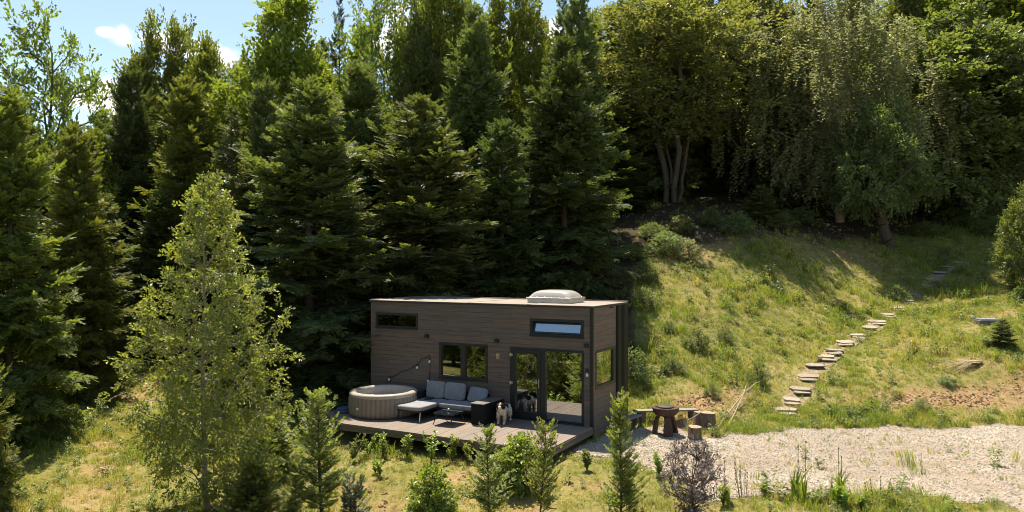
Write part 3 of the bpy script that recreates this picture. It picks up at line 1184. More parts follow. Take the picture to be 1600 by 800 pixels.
MB().lathe([(.88, .0), (.935, .03), (.952, .10), (.958, .28), (.952, .46), (.93, .535)], NS * 6, rmod=ribs).build('side_wall', M['tub'], tub, True)
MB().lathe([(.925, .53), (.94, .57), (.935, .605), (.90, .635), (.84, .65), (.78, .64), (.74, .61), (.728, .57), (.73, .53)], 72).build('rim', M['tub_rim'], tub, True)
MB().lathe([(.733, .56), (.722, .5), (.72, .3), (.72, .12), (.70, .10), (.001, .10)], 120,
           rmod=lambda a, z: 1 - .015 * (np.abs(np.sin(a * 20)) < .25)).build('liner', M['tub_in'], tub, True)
n1 = 40
MB().lathe([(.001, .43)] + [(.715 * i / 8, .43) for i in range(1, 9)], 48).build('water', M['water'], tub, True)
mb = MB()
mb.lathe([(.035, 0), (.035, .02), (.015, .03), (.001, .03)], 14)
mb.xform(Matrix.Translation((.12, .945, .26)) @ Matrix.Rotation(R(-90), 4, 'X'))
mb.build('valve', M['white'], tub)
mb = MB()
mb.tube([(.12, .962, .45), (.12, .975, .38), (.12, .968, .30)], .012, 6)
mb.build('valve_strap', M['tub'], tub)

ctl = empty('pump_box', hw(4.62, .55, 0), HROT)
tag(ctl, 'black pump box between the hot tub and the sofa', 'pump box')
MB().box(-.10, .10, -.16, .16, .002, .42).build('housing', M['black_metal'], ctl, bevel=.02)
MB().box(-.06, .06, .161, .166, .24, .34).build('panel', M['white'], ctl)
MB().tube([(0, -.1, .4), (-.02, -.2, .55), (.1, -.3, .62), (.25, -.42, .70)], .012, 6).build('hose', M['black_metal'], ctl)

tarp = empty('folded_cover', hw(6.84, 1.50, .0), HROT)
tag(tarp, 'blue folded cover lying beside the hot tub', 'cover')
MB().pillow(-.26, .22, -.30, .26, .004, .07, .5).build('lower_fold', M['blue'], tarp, True)
MB().pillow(-.18, .20, -.22, .18, .065, .12, .5).build('upper_fold', M['blue'], tarp, True)

sofa = empty('corner_sofa', hw(0, 0, 0), HROT)
tag(sofa, 'grey cushioned outdoor corner sofa with a chaise and a black arm box', 'sofa')
# frame
mb = MB()
for (x, y, hh) in ((4.86, 1.60, .25), (4.18, 1.60, .25), (4.86, .22, .25), (4.18, .22, .25), (2.95, .84, .25)):
    mb = MB()
    mb.tube([(x + (.03 if x > 4.5 else 0), y + (.04 if y > 1 else 0), .002), (x, y, hh)], .014, 6)
    mb.build('leg', M['steel'] if (x < 4.5 and y > 1) else M['black_metal'], sofa)
mb = MB()
mb.box(4.14, 4.90, .16, 1.64, .24, .275)
mb.box(2.90, 4.139, .16, .90, .24, .275)
mb.build('seat_frame', M['black_metal'], sofa)
MB().pillow(4.12, 4.92, .20, 1.70, .276, .395, .22).build('chaise_cushion', M['cushion'], sofa, True)
MB().pillow(2.90, 4.11, .20, .95, .276, .40, .22).build('seat_cushion', M['cushion'], sofa, True)
for (s0, s1, tz) in ((4.26, 4.86, R(10)), (3.60, 4.25, R(9))):
    mb = MB().pillow(-(s1 - s0) / 2, (s1 - s0) / 2, -.08, .08, 0, .48, .32)
    mb.build('back_cushion', M['cushion'], sofa, True, loc=((s0 + s1) / 2, .36, .39), rot=(tz, 0, 0))
mb = MB().pillow(-.32, .32, -.075, .075, 0, .42, .32)
mb.build('back_cushion', M['cushion'], sofa, True, loc=(3.24, .38, .385), rot=(R(24), 0, R(-14)))
MB().box(2.92, 4.9, .14, .19, .276, .62).build('back_frame', M['black_metal'], sofa)
MB().box(4.905, 4.955, .16, .92, .22, .60).build('armrest', M['black_metal'], sofa, bevel=.012)
arm = MB().box(2.50, 2.88, .14, 1.19, .004, .52).build('arm_box', M['wicker'], sofa, bevel=.012)
MB().box(2.485, 2.895, .125, 1.205, .521, .545).build('arm_top', simple('brown_grey_lid', (.12, .10, .088), .55), arm, bevel=.005)

ct = empty('coffee_table', hw(3.405, 1.41, 0), HROT)
tag(ct, 'low dark glass coffee table with thin splayed legs in front of the sofa', 'coffee table')


def round_rect(hx, hy, r, z, n=5):
    P = []
    for cx, cy, a0 in ((hx - r, hy - r, 0), (-hx + r, hy - r, 90), (-hx + r, -hy + r, 180), (hx - r, -hy + r, 270)):
        for i in range(n + 1):
            a = R(a0 + 90 * i / n)
            P.append((cx + r * math.cos(a), cy + r * math.sin(a), z))
    return P


def slab_rr(hx, hy, r, z0, z1):
    A, B_ = round_rect(hx, hy, r, z0), round_rect(hx, hy, r, z1)
    n = len(A)
    return MB().add(A + B_, [tuple(range(n - 1, -1, -1)), tuple(range(n, 2 * n))] + [(i, (i + 1) % n, n + (i + 1) % n, n + i) for i in range(n)])


slab_rr(.31, .33, .09, .30, .312).build('glass_top', M['smoked'], ct)
rr = round_rect(.30, .32, .085, .288)
MB().tube(rr + [rr[0]], .012, 6).build('rim', M['black_metal'], ct)
for sx in (-1, 1):
    for sy in (-1, 1):
        MB().tube([(sx * .29, sy * .31, .002), (sx * .21, sy * .23, .288)], .011, 6).build('leg', M['black_metal'], ct)
cup = empty('glass_jar', hw(3.44, 1.38, .313), HROT)
tag(cup, 'small clear glass jar glinting on the coffee table', 'jar')
MB().lathe([(.001, .0), (.035, .0), (.04, .03), (.038, .06)], 16).build('cup', M['steel'], cup, True)
MB().lathe([(.036, .061), (.036, .066), (.001, .07)], 16).build('lid', M['steel'], cup, True)


# ------------------------------------------------------------------ the dog
def dog_mat():
    m, nt, b = newmat('dog_coat')
    tc = nt.nodes.new('ShaderNodeTexCoord')
    nz = nt.nodes.new('ShaderNodeTexNoise')
    nz.inputs['Scale'].default_value = 16
    nt.links.new(tc.outputs['Object'], nz.inputs['Vector'])
    wv = nt.nodes.new('ShaderNodeVectorMath')
    wv.operation = 'MULTIPLY_ADD'
    nt.links.new(nz.outputs['Color'], wv.inputs[0])
    wv.inputs[1].default_value = (.05, .05, .05)
    nt.links.new(tc.outputs['Object'], wv.inputs[2])

    def blob(c, r, soft=.02):
        d = nt.nodes.new('ShaderNodeVectorMath')
        d.operation = 'DISTANCE'
        nt.links.new(wv.outputs[0], d.inputs[0])
        d.inputs[1].default_value = tuple(x + .025 for x in c)
        mr = nt.nodes.new('ShaderNodeMapRange')
        mr.interpolation_type = 'SMOOTHSTEP'
        mr.inputs['From Min'].default_value = r + soft
        mr.inputs['From Max'].default_value = r - soft
        nt.links.new(d.outputs['Value'], mr.inputs['Value'])
        return mr.outputs[0]

    c = ramp(nt, noise_tex(nt, 14, 4), [(.3, (.50, .40, .30)), (.7, (.78, .69, .57))])
    # tan legs and chest shading of the coat
    c = mixc(nt, blob((0, .05, .12), .13, .06), c, (.46, .31, .20))
    black = (.022, .017, .014)
    c = mixc(nt, blob((.075, -.05, .53), .105), c, black)
    c = mixc(nt, blob((-.075, -.05, .53), .105), c, black)
    c = mixc(nt, blob((0, .0, .575), .09), c, black)
    c = mixc(nt, blob((.05, .28, .52), .13), c, black)
    c = mixc(nt, blob((0, .52, .50), .09), c, black)
    c = mixc(nt, blob((0, -.20, .475), .058, .012), c, (.80, .74, .66))
    nt.links.new(c, b.inputs['Base Color'])
    b.inputs['Roughness'].default_value = .85
    b.inputs['Specular IOR Level'].default_value = .2
    bump(nt, b, noise_tex(nt, 60, 4, stretch=(1, 1, .4)), .7, .02)
    return m


def ell(mb, c, r, rot=(0, 0, 0)):
    sub = MB()
    sub.pillow(-r[0], r[0], -r[1], r[1], -r[2], r[2], 1.0, 10)
    sub.xform(Matrix.Translation(c) @ Euler(rot).to_matrix().to_4x4())
    mb.add(np.concatenate(sub.v), sub.f4)


dog = empty('dog', hw(2.18, .84, .002), R(-16))
tag(dog, 'shaggy cream dog with black head patches standing on the deck facing us', 'dog')
# faces local -y (towards the viewer); chest at y 0, rump at y .6
mb = MB()
spine = [((0, .02, .385), (.115, .12, .14)), ((0, .14, .38), (.125, .14, .145)), ((.01, .28, .385), (.12, .15, .125)),
         ((.015, .42, .39), (.11, .14, .115)), ((.02, .53, .385), (.105, .11, .115))]
for c, r in spine:
    ell(mb, c, r)
ell(mb, (0, -.03, .44), (.095, .10, .12), (R(-25), 0, 0))          # neck ruff
ell(mb, (0, -.06, .53), (.086, .095, .082))                        # skull
ell(mb, (0, -.155, .492), (.042, .07, .040))                       # muzzle
for sx in (-1, 1):
    ell(mb, (sx * .098, -.035, .520), (.026, .045, .065), (0, R(-16 * sx), 0))   # drop ears
    # fore legs: shoulder, forearm, pastern, paw
    ell(mb, (sx * .085, .02, .30), (.058, .072, .12))
    mb.tube([(sx * .085, .02, .30), (sx * .083, .03, .19), (sx * .083, .012, .07), (sx * .083, .0, .028)], [.058, .046, .040, .036], 10)
    ell(mb, (sx * .083, -.022, .026), (.040, .055, .028))
    # hind legs: thigh, stifle forward, hock backward, upright shank, paw
    ell(mb, (sx * .085 + .02, .50, .29), (.06, .10, .13), (R(14), 0, 0))
    mb.tube([(sx * .09 + .02, .50, .27), (sx * .09 + .02, .455, .20), (sx * .088 + .02, .565, .125), (sx * .088 + .02, .555, .05), (sx * .088 + .02, .54, .026)],
            [.07, .052, .034, .030, .034], 10)
    ell(mb, (sx * .088 + .02, .525, .025), (.036, .052, .027))
mb.tube([(.02, .62, .42), (.03, .70, .38), (.04, .74, .28), (.05, .73, .20)], [.03, .04, .045, .015], 10)   # feathered tail
dog.scale = (.93, .93, .93)
body = mb.build('body', dog_mat(), dog, True)
rm = body.modifiers.new('remesh', 'REMESH')
rm.mode = 'VOXEL'
rm.voxel_size = .011
rm.use_smooth_shade = True
sm = body.modifiers.new('smooth', 'SMOOTH')
sm.iterations = 4
tx = bpy.data.textures.new('dog_fur_noise', 'CLOUDS')
tx.noise_scale = .035
dm = body.modifiers.new('shag', 'DISPLACE')
dm.texture = tx
dm.strength = .022
dm.mid_level = .5
mb = MB()
ell(mb, (0, -.226, .505), (.017, .012, .013))
mb.build('nose', M['nose'], dog, True)
for sx in (-1, 1):
    mb = MB()
    ell(mb, (sx * .038, -.137, .545), (.010, .008, .010))
    mb.build('eye', M['nose'], dog, True)
# loose coat hair on chest, legs and flanks
hv, hf = [], []
lock_src = [((0, .02, .385), (.115, .12, .14)), ((0, .14, .38), (.125, .14, .145)), ((.01, .28, .385), (.12, .15, .125)), ((.02, .53, .385), (.105, .11, .115)),
            ((0, -.03, .44), (.095, .10, .12)), ((.085, .02, .24), (.06, .07, .16)), ((-.085, .02, .24), (.06, .07, .16)),
            ((.10, .50, .26), (.065, .10, .14)), ((-.06, .50, .26), (.065, .10, .14)), ((.098, -.035, .51), (.028, .047, .07)), ((-.098, -.035, .51), (.028, .047, .07))]
for c, r in lock_src:
    for k in range(150):
        v = rng.normal(size=3)
        v /= np.linalg.norm(v)
        p = np.array(c) + v * np.array(r) * .98
        t = np.cross(v, rng.normal(size=3))
        t /= np.linalg.norm(t) + 1e-9
        tip = p + v * .018 + np.array([0, 0, -.045]) + rng.normal(size=3) * .008
        n0 = len(hv)
        hv += [p - t * .005, p + t * .005, tip]
        hf.append((n0, n0 + 1, n0 + 2))
fur = link('fur', np_mesh('fur', np.array(hv), np.array(hf)), body.data.materials[0], dog)

# ------------------------------------------------------------------ foliage builders
def frames(D, up):
    """orthonormal frames (n,3,3) whose columns are direction, side, normal"""
    D = D / (np.linalg.norm(D, axis=1, keepdims=True) + 1e-9)
    S = np.cross(up, D)
    S /= np.linalg.norm(S, axis=1, keepdims=True) + 1e-9
    Nn = np.cross(D, S)
    return np.stack([D, S, Nn], 2)


def place(tv, tf, pos, Fm, sc):
    """copies of a template (verts, tris) at pos with frames Fm and scale sc (n,3) or (n,)"""
    sc = np.asarray(sc)
    if sc.ndim == 1:
        sc = np.repeat(sc[:, None], 3, 1)
    V = np.einsum('nij,nvj->nvi', Fm, tv[None] * sc[:, None, :]) + pos[:, None, :]
    n, m = len(pos), len(tv)
    F = (tf[None] + (np.arange(n) * m)[:, None, None]).reshape(-1, tf.shape[1])
    return V.reshape(-1, 3), F


def spray_template(nf=9, ang=48, flen=.30, wid=.055, droop=.12, r=None):
    """a twig with needled side shoots, axis +x, unit length"""
    r = r or np.random.default_rng(3)
    V, F = [], []

    def tri(a, b, w, zj):
        d = b - a
        s = np.array([-d[1], d[0], 0])
        s /= np.linalg.norm(s) + 1e-9
        k = len(V)
        nn = np.array([0, 0, zj])
        V.extend([a - s * w * .5, a + (b - a) * .45 - s * w * .6 + nn, b, a + (b - a) * .45 + s * w * .6 - nn])
        F.append((k, k + 1, k + 3))
        F.append((k + 1, k + 2, k + 3))

    tri(np.array([0, 0, 0.]), np.array([1, 0, -droop * .6]), wid * .9, .01)
    for k in range(nf):
        x = .06 + .86 * k / nf
        for sd in (-1, 1):
            a = R(ang + r.uniform(-12, 12)) * sd
            L = flen * (1.08 - .62 * x) * r.uniform(.75, 1.2)
            b = np.array([x + L * math.cos(a), L * math.sin(a), -droop * x * x * .6 - droop * L * r.uniform(.2, 1.6) + r.uniform(-.03, .05)])
            tri(np.array([x, 0, -droop * x * x * .6]), b, wid * r.uniform(.8, 1.2), r.uniform(-.02, .02))
    return np.array(V), np.array(F)


SPRAY = spray_template(8, 48, .32, .075)
SPRAY_FINE = spray_template(8, 38, .34, .075, .03, np.random.default_rng(9))


def conifer(seed, H=10.0, Rad=2.4, gap=.29, nb=7, base=.05, a0=.10, droop=.34, lift=.22, tgap=.115, tlen=.74, spray=SPRAY,
            power=.68, trunk=.14, irregular=.3, up_top=.9, hang=-.55, t0=.10):
    """whorled conifer; returns foliage (V,F) and wood (V,Q)"""
    r = np.random.default_rng(seed)
    FV, FF, WV, WF = [], [], [], []
    nF = nW = 0
    zt = np.linspace(0, H, 14)
    wx = np.cumsum(r.normal(0, .012 * H / 10, 14))
    wy = np.cumsum(r.normal(0, .012 * H / 10, 14))
    TP = np.stack([wx - wx[0], wy - wy[0], zt], 1)
    V, Q = tube_np(TP, trunk * (1 - zt / H) ** .8 + .008, 8)
    WV.append(V); WF.append(Q); nW += len(V)
    z = base * H
    while z < H * .985:
        f = z / H
        for b in range(max(3, int(round(nb * (1 - .3 * f))))):
            zz = z + r.uniform(-.5, .5) * gap
            if zz > H * .99:
                continue
            f = zz / H
            az = r.uniform(0, 2 * math.pi)
            L = Rad * max(.02, 1 - f) ** power * r.uniform(1 - irregular, 1 + irregular * .7)
            if f < .2:
                L *= .72 + 1.4 * f
            L = max(L, .16)
            up = a0 + up_top * f ** 1.6 + r.normal(0, .13)
            dr = droop * (1 - f) + r.normal(0, .04)
            n = 9
            t = np.linspace(0, 1, n)
            rad = L * t
            hgt = L * (up * t - dr * t * t * 1.5 + lift * t ** 3)
            bend = r.normal(0, .10) * L
            ca, sa = math.cos(az), math.sin(az)
            off = bend * t * t
            bx = np.interp(zz, zt, TP[:, 0])
            by = np.interp(zz, zt, TP[:, 1])
            P = np.stack([bx + ca * rad - sa * off, by + sa * rad + ca * off, zz + hgt], 1)
            V, Q = tube_np(P[[0, 2, 4, 6, 8]], (.006 + .016 * L / 2.0) * (1 - .85 * t[[0, 2, 4, 6, 8]]), 4)
            WV.append(V); WF.append(Q + nW); nW += len(V)
            m = max(4, int(L * .92 / tgap))
            tt = np.clip(t0 + (1 - t0) * (np.arange(m) + r.uniform(0, 1, m)) / m, 0, 1)
            tt = np.concatenate([tt, tt, [1.0, .97]])
            side = np.concatenate([np.ones(m), -np.ones(m), [.15, -.25]])
            pos = np.stack([np.interp(tt, t, P[:, k]) for k in range(3)], 1)
            T = np.stack([np.interp(tt, t, np.gradient(P[:, k], t)) for k in range(3)], 1)
            T /= np.linalg.norm(T, axis=1, keepdims=True)
            S = np.cross(T, [0, 0, 1.0])
            S /= np.linalg.norm(S, axis=1, keepdims=True) + 1e-9
            ang = np.radians(r.uniform(38, 66, len(tt))) * side
            D = T * np.cos(ang)[:, None] + S * np.sin(ang)[:, None]
            D[:, 2] += hang * (1 - f) * (1.25 - tt) + .16 * f + r.normal(0, .2, len(tt))
            ln = np.clip(tlen * L ** .55 * (.42 + 1.0 * (1 - tt)) * r.uniform(.65, 1.2, len(tt)), .12, .85)
            upv = np.tile([0, 0, 1.0], (len(tt), 1)) + r.normal(0, .45, (len(tt), 3))
            V, F = place(spray[0], spray[1], pos, frames(D, upv), ln)
            FV.append(V); FF.append(F + nF); nF += len(V)
        z += gap * r.uniform(.85, 1.15) * (1 - .35 * f)
    V, F = place(spray[0], spray[1], np.array([[TP[-1, 0], TP[-1, 1], H * .975]] * 3), frames(np.array([[0, 0, 1.0], [.3, .1, 1], [-.2, .25, 1]]), np.array([[1.0, 0, 0]] * 3)), np.array([.5, .35, .35]) * H / 10)
    FV.append(V); FF.append(F + nF)
    return (np.concatenate(FV), np.concatenate(FF)), (np.concatenate(WV), np.concatenate(WF))


LEAF = (np.array([(0, 0, 0), (.45, -.32, .10), (1, 0, -.06), (.45, .32, .10)], float), np.array([(0, 1, 2), (0, 2, 3)]))
LEAF_LONG = (np.array([(0, 0, 0), (.45, -.2, .08), (1, 0, -.1), (.45, .2, .08)], float), np.array([(0, 1, 2), (0, 2, 3)]))


def leaf_spray_template(n=12, size=.22, seed=5, droop=.25):
    """a leafy twig, axis +x, unit length: alternate leaves on short stalks"""
    r = np.random.default_rng(seed)
    V, F = [], []
    for k in range(n):
        x = .12 + .88 * (k + .5) / n
        sd = 1 if k % 2 else -1
        a = R(r.uniform(25, 75)) * sd
        p = np.array([x, sd * r.uniform(.01, .07), -droop * x * x + r.uniform(-.05, .05)])
        D = np.array([[math.cos(a), math.sin(a), r.uniform(-.55, .25)]])
        U = np.array([[r.normal(0, .45), r.normal(0, .45), 1.0]])
        v, f = place(LEAF[0], LEAF[1], p[None], frames(D, U), np.array([size * r.uniform(.7, 1.25)]))
        F.append(f + len(V) * 4)
        V.append(v)
    return np.concatenate(V), np.concatenate(F)


LEAFSPRAY = [leaf_spray_template(12, .25, 5), leaf_spray_template(11, .27, 6, .4)]
BUSHSPRAY = [leaf_spray_template(7, .40, 15, .3), leaf_spray_template(6, .46, 16, .15)]
BIRCHSPRAY = leaf_spray_template(13, .19, 8, .35)


def leaves_at(pos, size, r, tpl=LEAF, outward=None, flat=.7):
    n = len(pos)
    D = r.normal(size=(n, 3))
    D[:, 2] = D[:, 2] * .5 - .25
    if outward is not None:
        D += outward * .8
    U = r.normal(size=(n, 3)) * (1 - flat)
    U[:, 2] += flat
    sc = size * r.uniform(.65, 1.3, n)
    return place(tpl[0], tpl[1], pos, frames(D, U), sc)


def broadleaf(seed, H=10.0, prof=((0.15, .2), (.3, .7), (.55, 1.0), (.8, .75), (1.0, .12)), Rad=3.0, ncl=260, per=85, leaf=.12, blob=.42,
              trunk=.16, stems=1, lean=0.0, wob_=.3, tpl=LEAF, inner=.45, trunk_top=.88, strands=0, strand_len=1.6, lobes=.3, flat=.62, bushy=False):
    """branching tree with leaf clusters; returns foliage and wood"""
    r = np.random.default_rng(seed)
    ph = np.array([p[0] for p in prof])
    pr = np.array([p[1] for p in prof])
    nodes, par, isl = [], [], []
    for s in range(stems):
        n = 14
        a = 2 * math.pi * s / max(1, stems) + r.uniform(0, 1)
        spread = (0 if stems == 1 else .30 * Rad) * r.uniform(.6, 1.2)
        px = py = 0.0
        first = True
        top = H * trunk_top * (1 if s == 0 else r.uniform(.75, .95))
        for k in range(n):
            f = k / (n - 1)
            if k:
                px += r.normal(0, .012 * H)
                py += r.normal(0, .012 * H)
            q = np.array([px * .5 + math.cos(a) * (spread * f ** 1.1 + (.07 * Rad * (stems > 1))) + lean * (math.sin(min(1, f * 2.2) * math.pi / 2)),
                          py * .5 + math.sin(a) * (spread * f ** 1.1 + (.07 * Rad * (stems > 1))), top * f])
            nodes.append(q)
            par.append(-1 if first else len(nodes) - 2)
            isl.append(False)
            first = False
    nt_ = len(nodes)
    C = []
    ph0 = r.uniform(0, 6.28, 4)
    while len(C) < ncl:
        f = r.uniform(ph[0], ph[-1])
        a = r.uniform(0, 2 * math.pi)
        Rr = np.interp(f, ph, pr)
        if r.uniform() > Rr + .08:
            continue
        lob = 1 + lobes * math.sin(3 * a + ph0[0] + 5 * f) * math.sin(9 * f + ph0[1] + a) + .12 * math.sin(7 * a + ph0[2])
        u = r.uniform(inner ** 2, 1) ** .5
        rr = Rr * Rad * lob * u
        C.append((math.cos(a) * rr + lean, math.sin(a) * rr, f * H + r.normal(0, .02) * H))
    C = np.array(C)
    ax = np.array([lean, 0, 0])
    order = np.argsort(np.hypot(C[:, 0] - lean, C[:, 1]) + .15 * np.abs(C[:, 2] - H * .5))
    for i in order:
        c = C[i]
        A = np.array(nodes)
        d = np.linalg.norm(A - c, axis=1)
        dz = A[:, 2] - (c[2] - .45 * np.hypot(A[:, 0] - c[0], A[:, 1] - c[1]))
        cost = d + 1.4 * np.maximum(0, dz) + .25 * (np.array(isl))
        j = int(np.argmin(cost))
        p = A[j]
        if d[j] > .5:
            mid = p * .5 + c * .5 + np.array([0, 0, .10 * d[j]]) + r.normal(0, .05 * d[j], 3)
            nodes.append(mid); par.append(j); isl.append(False)
            j = len(nodes) - 1
        nodes.append(c); par.append(j); isl.append(True)
    nodes = np.array(nodes)
    cnt = np.zeros(len(nodes))
    cnt[np.array(isl)] = 1
    for i in range(len(nodes) - 1, -1, -1):
        if par[i] >= 0:
            cnt[par[i]] += cnt[i]
    mx = max(1.0, cnt.max())
    rad = np.maximum(trunk * np.sqrt(np.maximum(cnt, .35) / mx), .008)
    for i in range(nt_):
        rad[i] = max(rad[i], trunk / math.sqrt(stems) * (1 - .93 * nodes[i, 2] / (H * trunk_top + .01)))
    WV, WF, nW = [], [], 0
    for i in range(len(nodes)):
        if par[i] < 0:
            continue
        a, b = nodes[par[i]], nodes[i]
        r0 = min(rad[par[i]], rad[i] * 1.35) if i >= nt_ else rad[par[i]]
        V, Q = tube_np(np.array([a, b]), np.array([r0, rad[i]]), 8 if i < nt_ else 4)
        WV.append(V); WF.append(Q + nW); nW += len(V)
    cen = np.array([lean, 0, H * .5])
    if strands:
        pos = []
        for c in C:
            dc = r.normal(0, .16, 2)
            for s in range(strands):
                b = c + r.normal(0, blob * .8, 3)
                L = strand_len * r.uniform(.35, 1.1) * min(1, b[2] / (H * .3))
                k = int(L / (leaf * .42)) + 2
                t = np.linspace(0, 1, k)
                dx = (dc + r.normal(0, .04, 2)) * L
                pos.append(np.stack([b[0] + dx[0] * t ** .6, b[1] + dx[1] * t ** .6, b[2] + .12 * np.sin(t * 3) - L * t], 1) + r.normal(0, leaf * .25, (k, 3)))
        pos = np.concatenate(pos)
    else:
        kk = max(3, per // (7 if bushy else 11))
        base = np.repeat(C, kk, 0) + r.normal(size=(len(C) * kk, 3)) * blob * .45
        dr_ = base - np.array([lean, 0, H * .45])
        dr_ /= np.linalg.norm(dr_, axis=1, keepdims=True) + 1e-9
        dr_ = dr_ * .8 + r.normal(size=base.shape) * .75
        dr_[:, 2] += .1
        upv = r.normal(size=base.shape) * .5 + [0, 0, 1]
        FV, FF, nF = [], [], 0
        half = len(base) // 2
        TPL = BUSHSPRAY if bushy else LEAFSPRAY
        for tp, sl in ((TPL[0], slice(0, None, 2)), (TPL[1], slice(1, None, 2))):
            b_ = base[sl]
            V, F = place(tp[0], tp[1], b_, frames(dr_[sl], upv[sl]), leaf * (2.3 if bushy else 4.2) * r.uniform(.65, 1.25, len(b_)))
            FV.append(V); FF.append(F + nF); nF += len(V)
        return (np.concatenate(FV), np.concatenate(FF)), (np.concatenate(WV), np.concatenate(WF))
    out = pos - cen
    out /= np.linalg.norm(out, axis=1, keepdims=True) + 1e-9
    V, F = leaves_at(pos, leaf, r, tpl, out, flat)
    return (V, F), (np.concatenate(WV), np.concatenate(WF))


def meshes(name, gen):
    (fv, ff), (wv, wf) = gen
    return np_mesh(name + '_crown', fv, ff), np_mesh(name + '_trunk', wv, wf, True)


PROTO = {}


def proto(key, gen, H, Rad):
    PROTO[key] = (*meshes(key, gen), H, Rad)


proto('spruce_a', conifer(1, 10, 2.5, irregular=.36, tgap=.12), 10, 2.5)
proto('spruce_b', conifer(2, 10, 2.5, gap=.27, nb=6, droop=.44, lift=.30, irregular=.32), 10, 2.5)
proto('spruce_c', conifer(3, 10, 2.4, gap=.33, droop=.26, lift=.16, irregular=.4, tlen=.7), 10, 2.4)
proto('spruce_slim', conifer(4, 10, 1.5, gap=.36, nb=5, tgap=.14, base=.16, irregular=.45), 10, 1.5)
proto('young_spruce', conifer(5, 3, 1.0, gap=.2, nb=6, base=.04, a0=.2, droop=.2, trunk=.04, tgap=.07, tlen=.5), 3, 1.0)
proto('cypress_a', conifer(6, 2.4, .66, gap=.11, nb=5, base=.10, a0=.75, droop=.05, lift=.05, tgap=.07, tlen=.30, spray=SPRAY_FINE, power=.62, trunk=.022, hang=.1, irregular=.35, up_top=.5), 2.4, .56)
proto('cypress_b', conifer(7, 2.4, .62, gap=.12, nb=4, base=.12, a0=.8, droop=.0, lift=.05, tgap=.075, tlen=.32, spray=SPRAY_FINE, power=.55, trunk=.02, hang=.1, irregular=.4, up_top=.5), 2.4, .50)
proto('cypress_c', conifer(16, 2.4, .60, gap=.13, nb=4, base=.16, a0=.95, droop=.0, lift=.12, tgap=.08, tlen=.34, spray=SPRAY_FINE, power=.42, trunk=.02, hang=.1, irregular=.55, up_top=.4), 2.4, .60)
proto('cypress_d', conifer(17, 2.4, .60, gap=.10, nb=5, base=.08, a0=.6, droop=.1, lift=.2, tgap=.065, tlen=.30, spray=SPRAY_FINE, power=.8, trunk=.02, hang=.15, irregular=.5, up_top=.7), 2.4, .60)
proto('juniper', conifer(8, 1.4, .7, gap=.08, nb=7, base=.05, a0=.6, droop=.05, tgap=.07, tlen=.32, spray=SPRAY_FINE, power=.5, trunk=.02, hang=.1, irregular=.4), 1.4, .7)
proto('tiny_spruce', conifer(9, .7, .26, gap=.07, nb=6, base=.06, a0=.35, droop=.05, tgap=.045, tlen=.24, trunk=.012), .7, .26)

BIRCH_P = ((.07, .45), (.2, .85), (.38, 1.0), (.55, .88), (.72, .62), (.88, .32), (1.0, .06))
proto('birch', broadleaf(21, 7.0, ((.07, .5), (.18, .85), (.36, 1.0), (.55, .86), (.72, .62), (.88, .34), (1.0, .05)), 1.75, 470, 66, .066, .19, .07, inner=.25, trunk_top=.97, lobes=.30), 7, 1.75)
proto('alder', broadleaf(22, 11.0, ((.22, .25), (.4, .7), (.6, 1.0), (.82, .85), (1.0, .25)), 3.0, 300, 120, .17, .44, .17, lobes=.4), 11, 3.0)
proto('open_alder', broadleaf(23, 11.0, ((.35, .45), (.55, .9), (.75, 1.0), (.9, .7), (1.0, .2)), 2.8, 130, 70, .16, .34, .12, stems=2, lobes=.5, inner=.3), 11, 2.8)
proto('grove', broadleaf(24, 13.0, ((.30, .30), (.42, .75), (.6, 1.0), (.85, .85), (1.0, .3)), 4.0, 330, 115, .16, .5, .13, stems=5, lobes=.5, inner=.3), 13, 4.0)
proto('round', broadleaf(25, 10.0, ((.1, .5), (.3, .9), (.55, 1.0), (.8, .7), (1.0, .15)), 3.0, 360, 120, .165, .45, .16, lobes=.3), 10, 3.0)
proto('golden', broadleaf(26, 11.0, ((.12, .55), (.35, .95), (.55, 1.0), (.8, .62), (1.0, .1)), 2.9, 360, 115, .16, .43, .15, lobes=.3), 11, 2.9)
proto('weeping', broadleaf(27, 12.0, ((.18, .6), (.38, 1.0), (.65, .9), (.85, .6), (1.0, .12)), 3.7, 250, 0, .125, .26, .17, strands=9, strand_len=2.3, inner=.35, lobes=.35), 12, 3.7)
proto('leaning', broadleaf(28, 9.0, ((.30, .7), (.42, 1.0), (.62, .9), (.82, .7), (1.0, .2)), 4.0, 400, 120, .15, .5, .42, lean=-1.0, lobes=.55, trunk_top=.75), 9, 4.0)
proto('sapling', broadleaf(29, 4.0, ((.12, .6), (.35, 1.0), (.6, .9), (.85, .55), (1.0, .1)), 1.3, 190, 90, .10, .22, .05, lobes=.3), 4, 1.3)
BUSH_P = ((.06, .75), (.3, 1.0), (.6, .92), (.85, .6), (1.0, .25))
proto('bush', broadleaf(30, 1.2, BUSH_P, .7, 90, 42, .062, .12, .03, inner=.2, trunk_top=.6, bushy=True), 1.2, .7)
proto('hydrangea', broadleaf(31, 1.0, BUSH_P, .52, 110, 28, .105, .07, .02, inner=.3, trunk_top=.5, lobes=.12, flat=.8, bushy=True), 1.0, .52)
proto('purple_bush', broadleaf(32, 1.3, ((.12, .35), (.35, .7), (.65, 1.0), (.9, .8), (1.0, .5)), .62, 190, 42, .040, .09, .03, inner=.25, trunk_top=.5, bushy=True), 1.3, .62)
proto('undergrowth', broadleaf(33, 2.2, BUSH_P, 1.3, 120, 60, .10, .24, .05, inner=.2, trunk_top=.6, bushy=True), 2.2, 1.3)


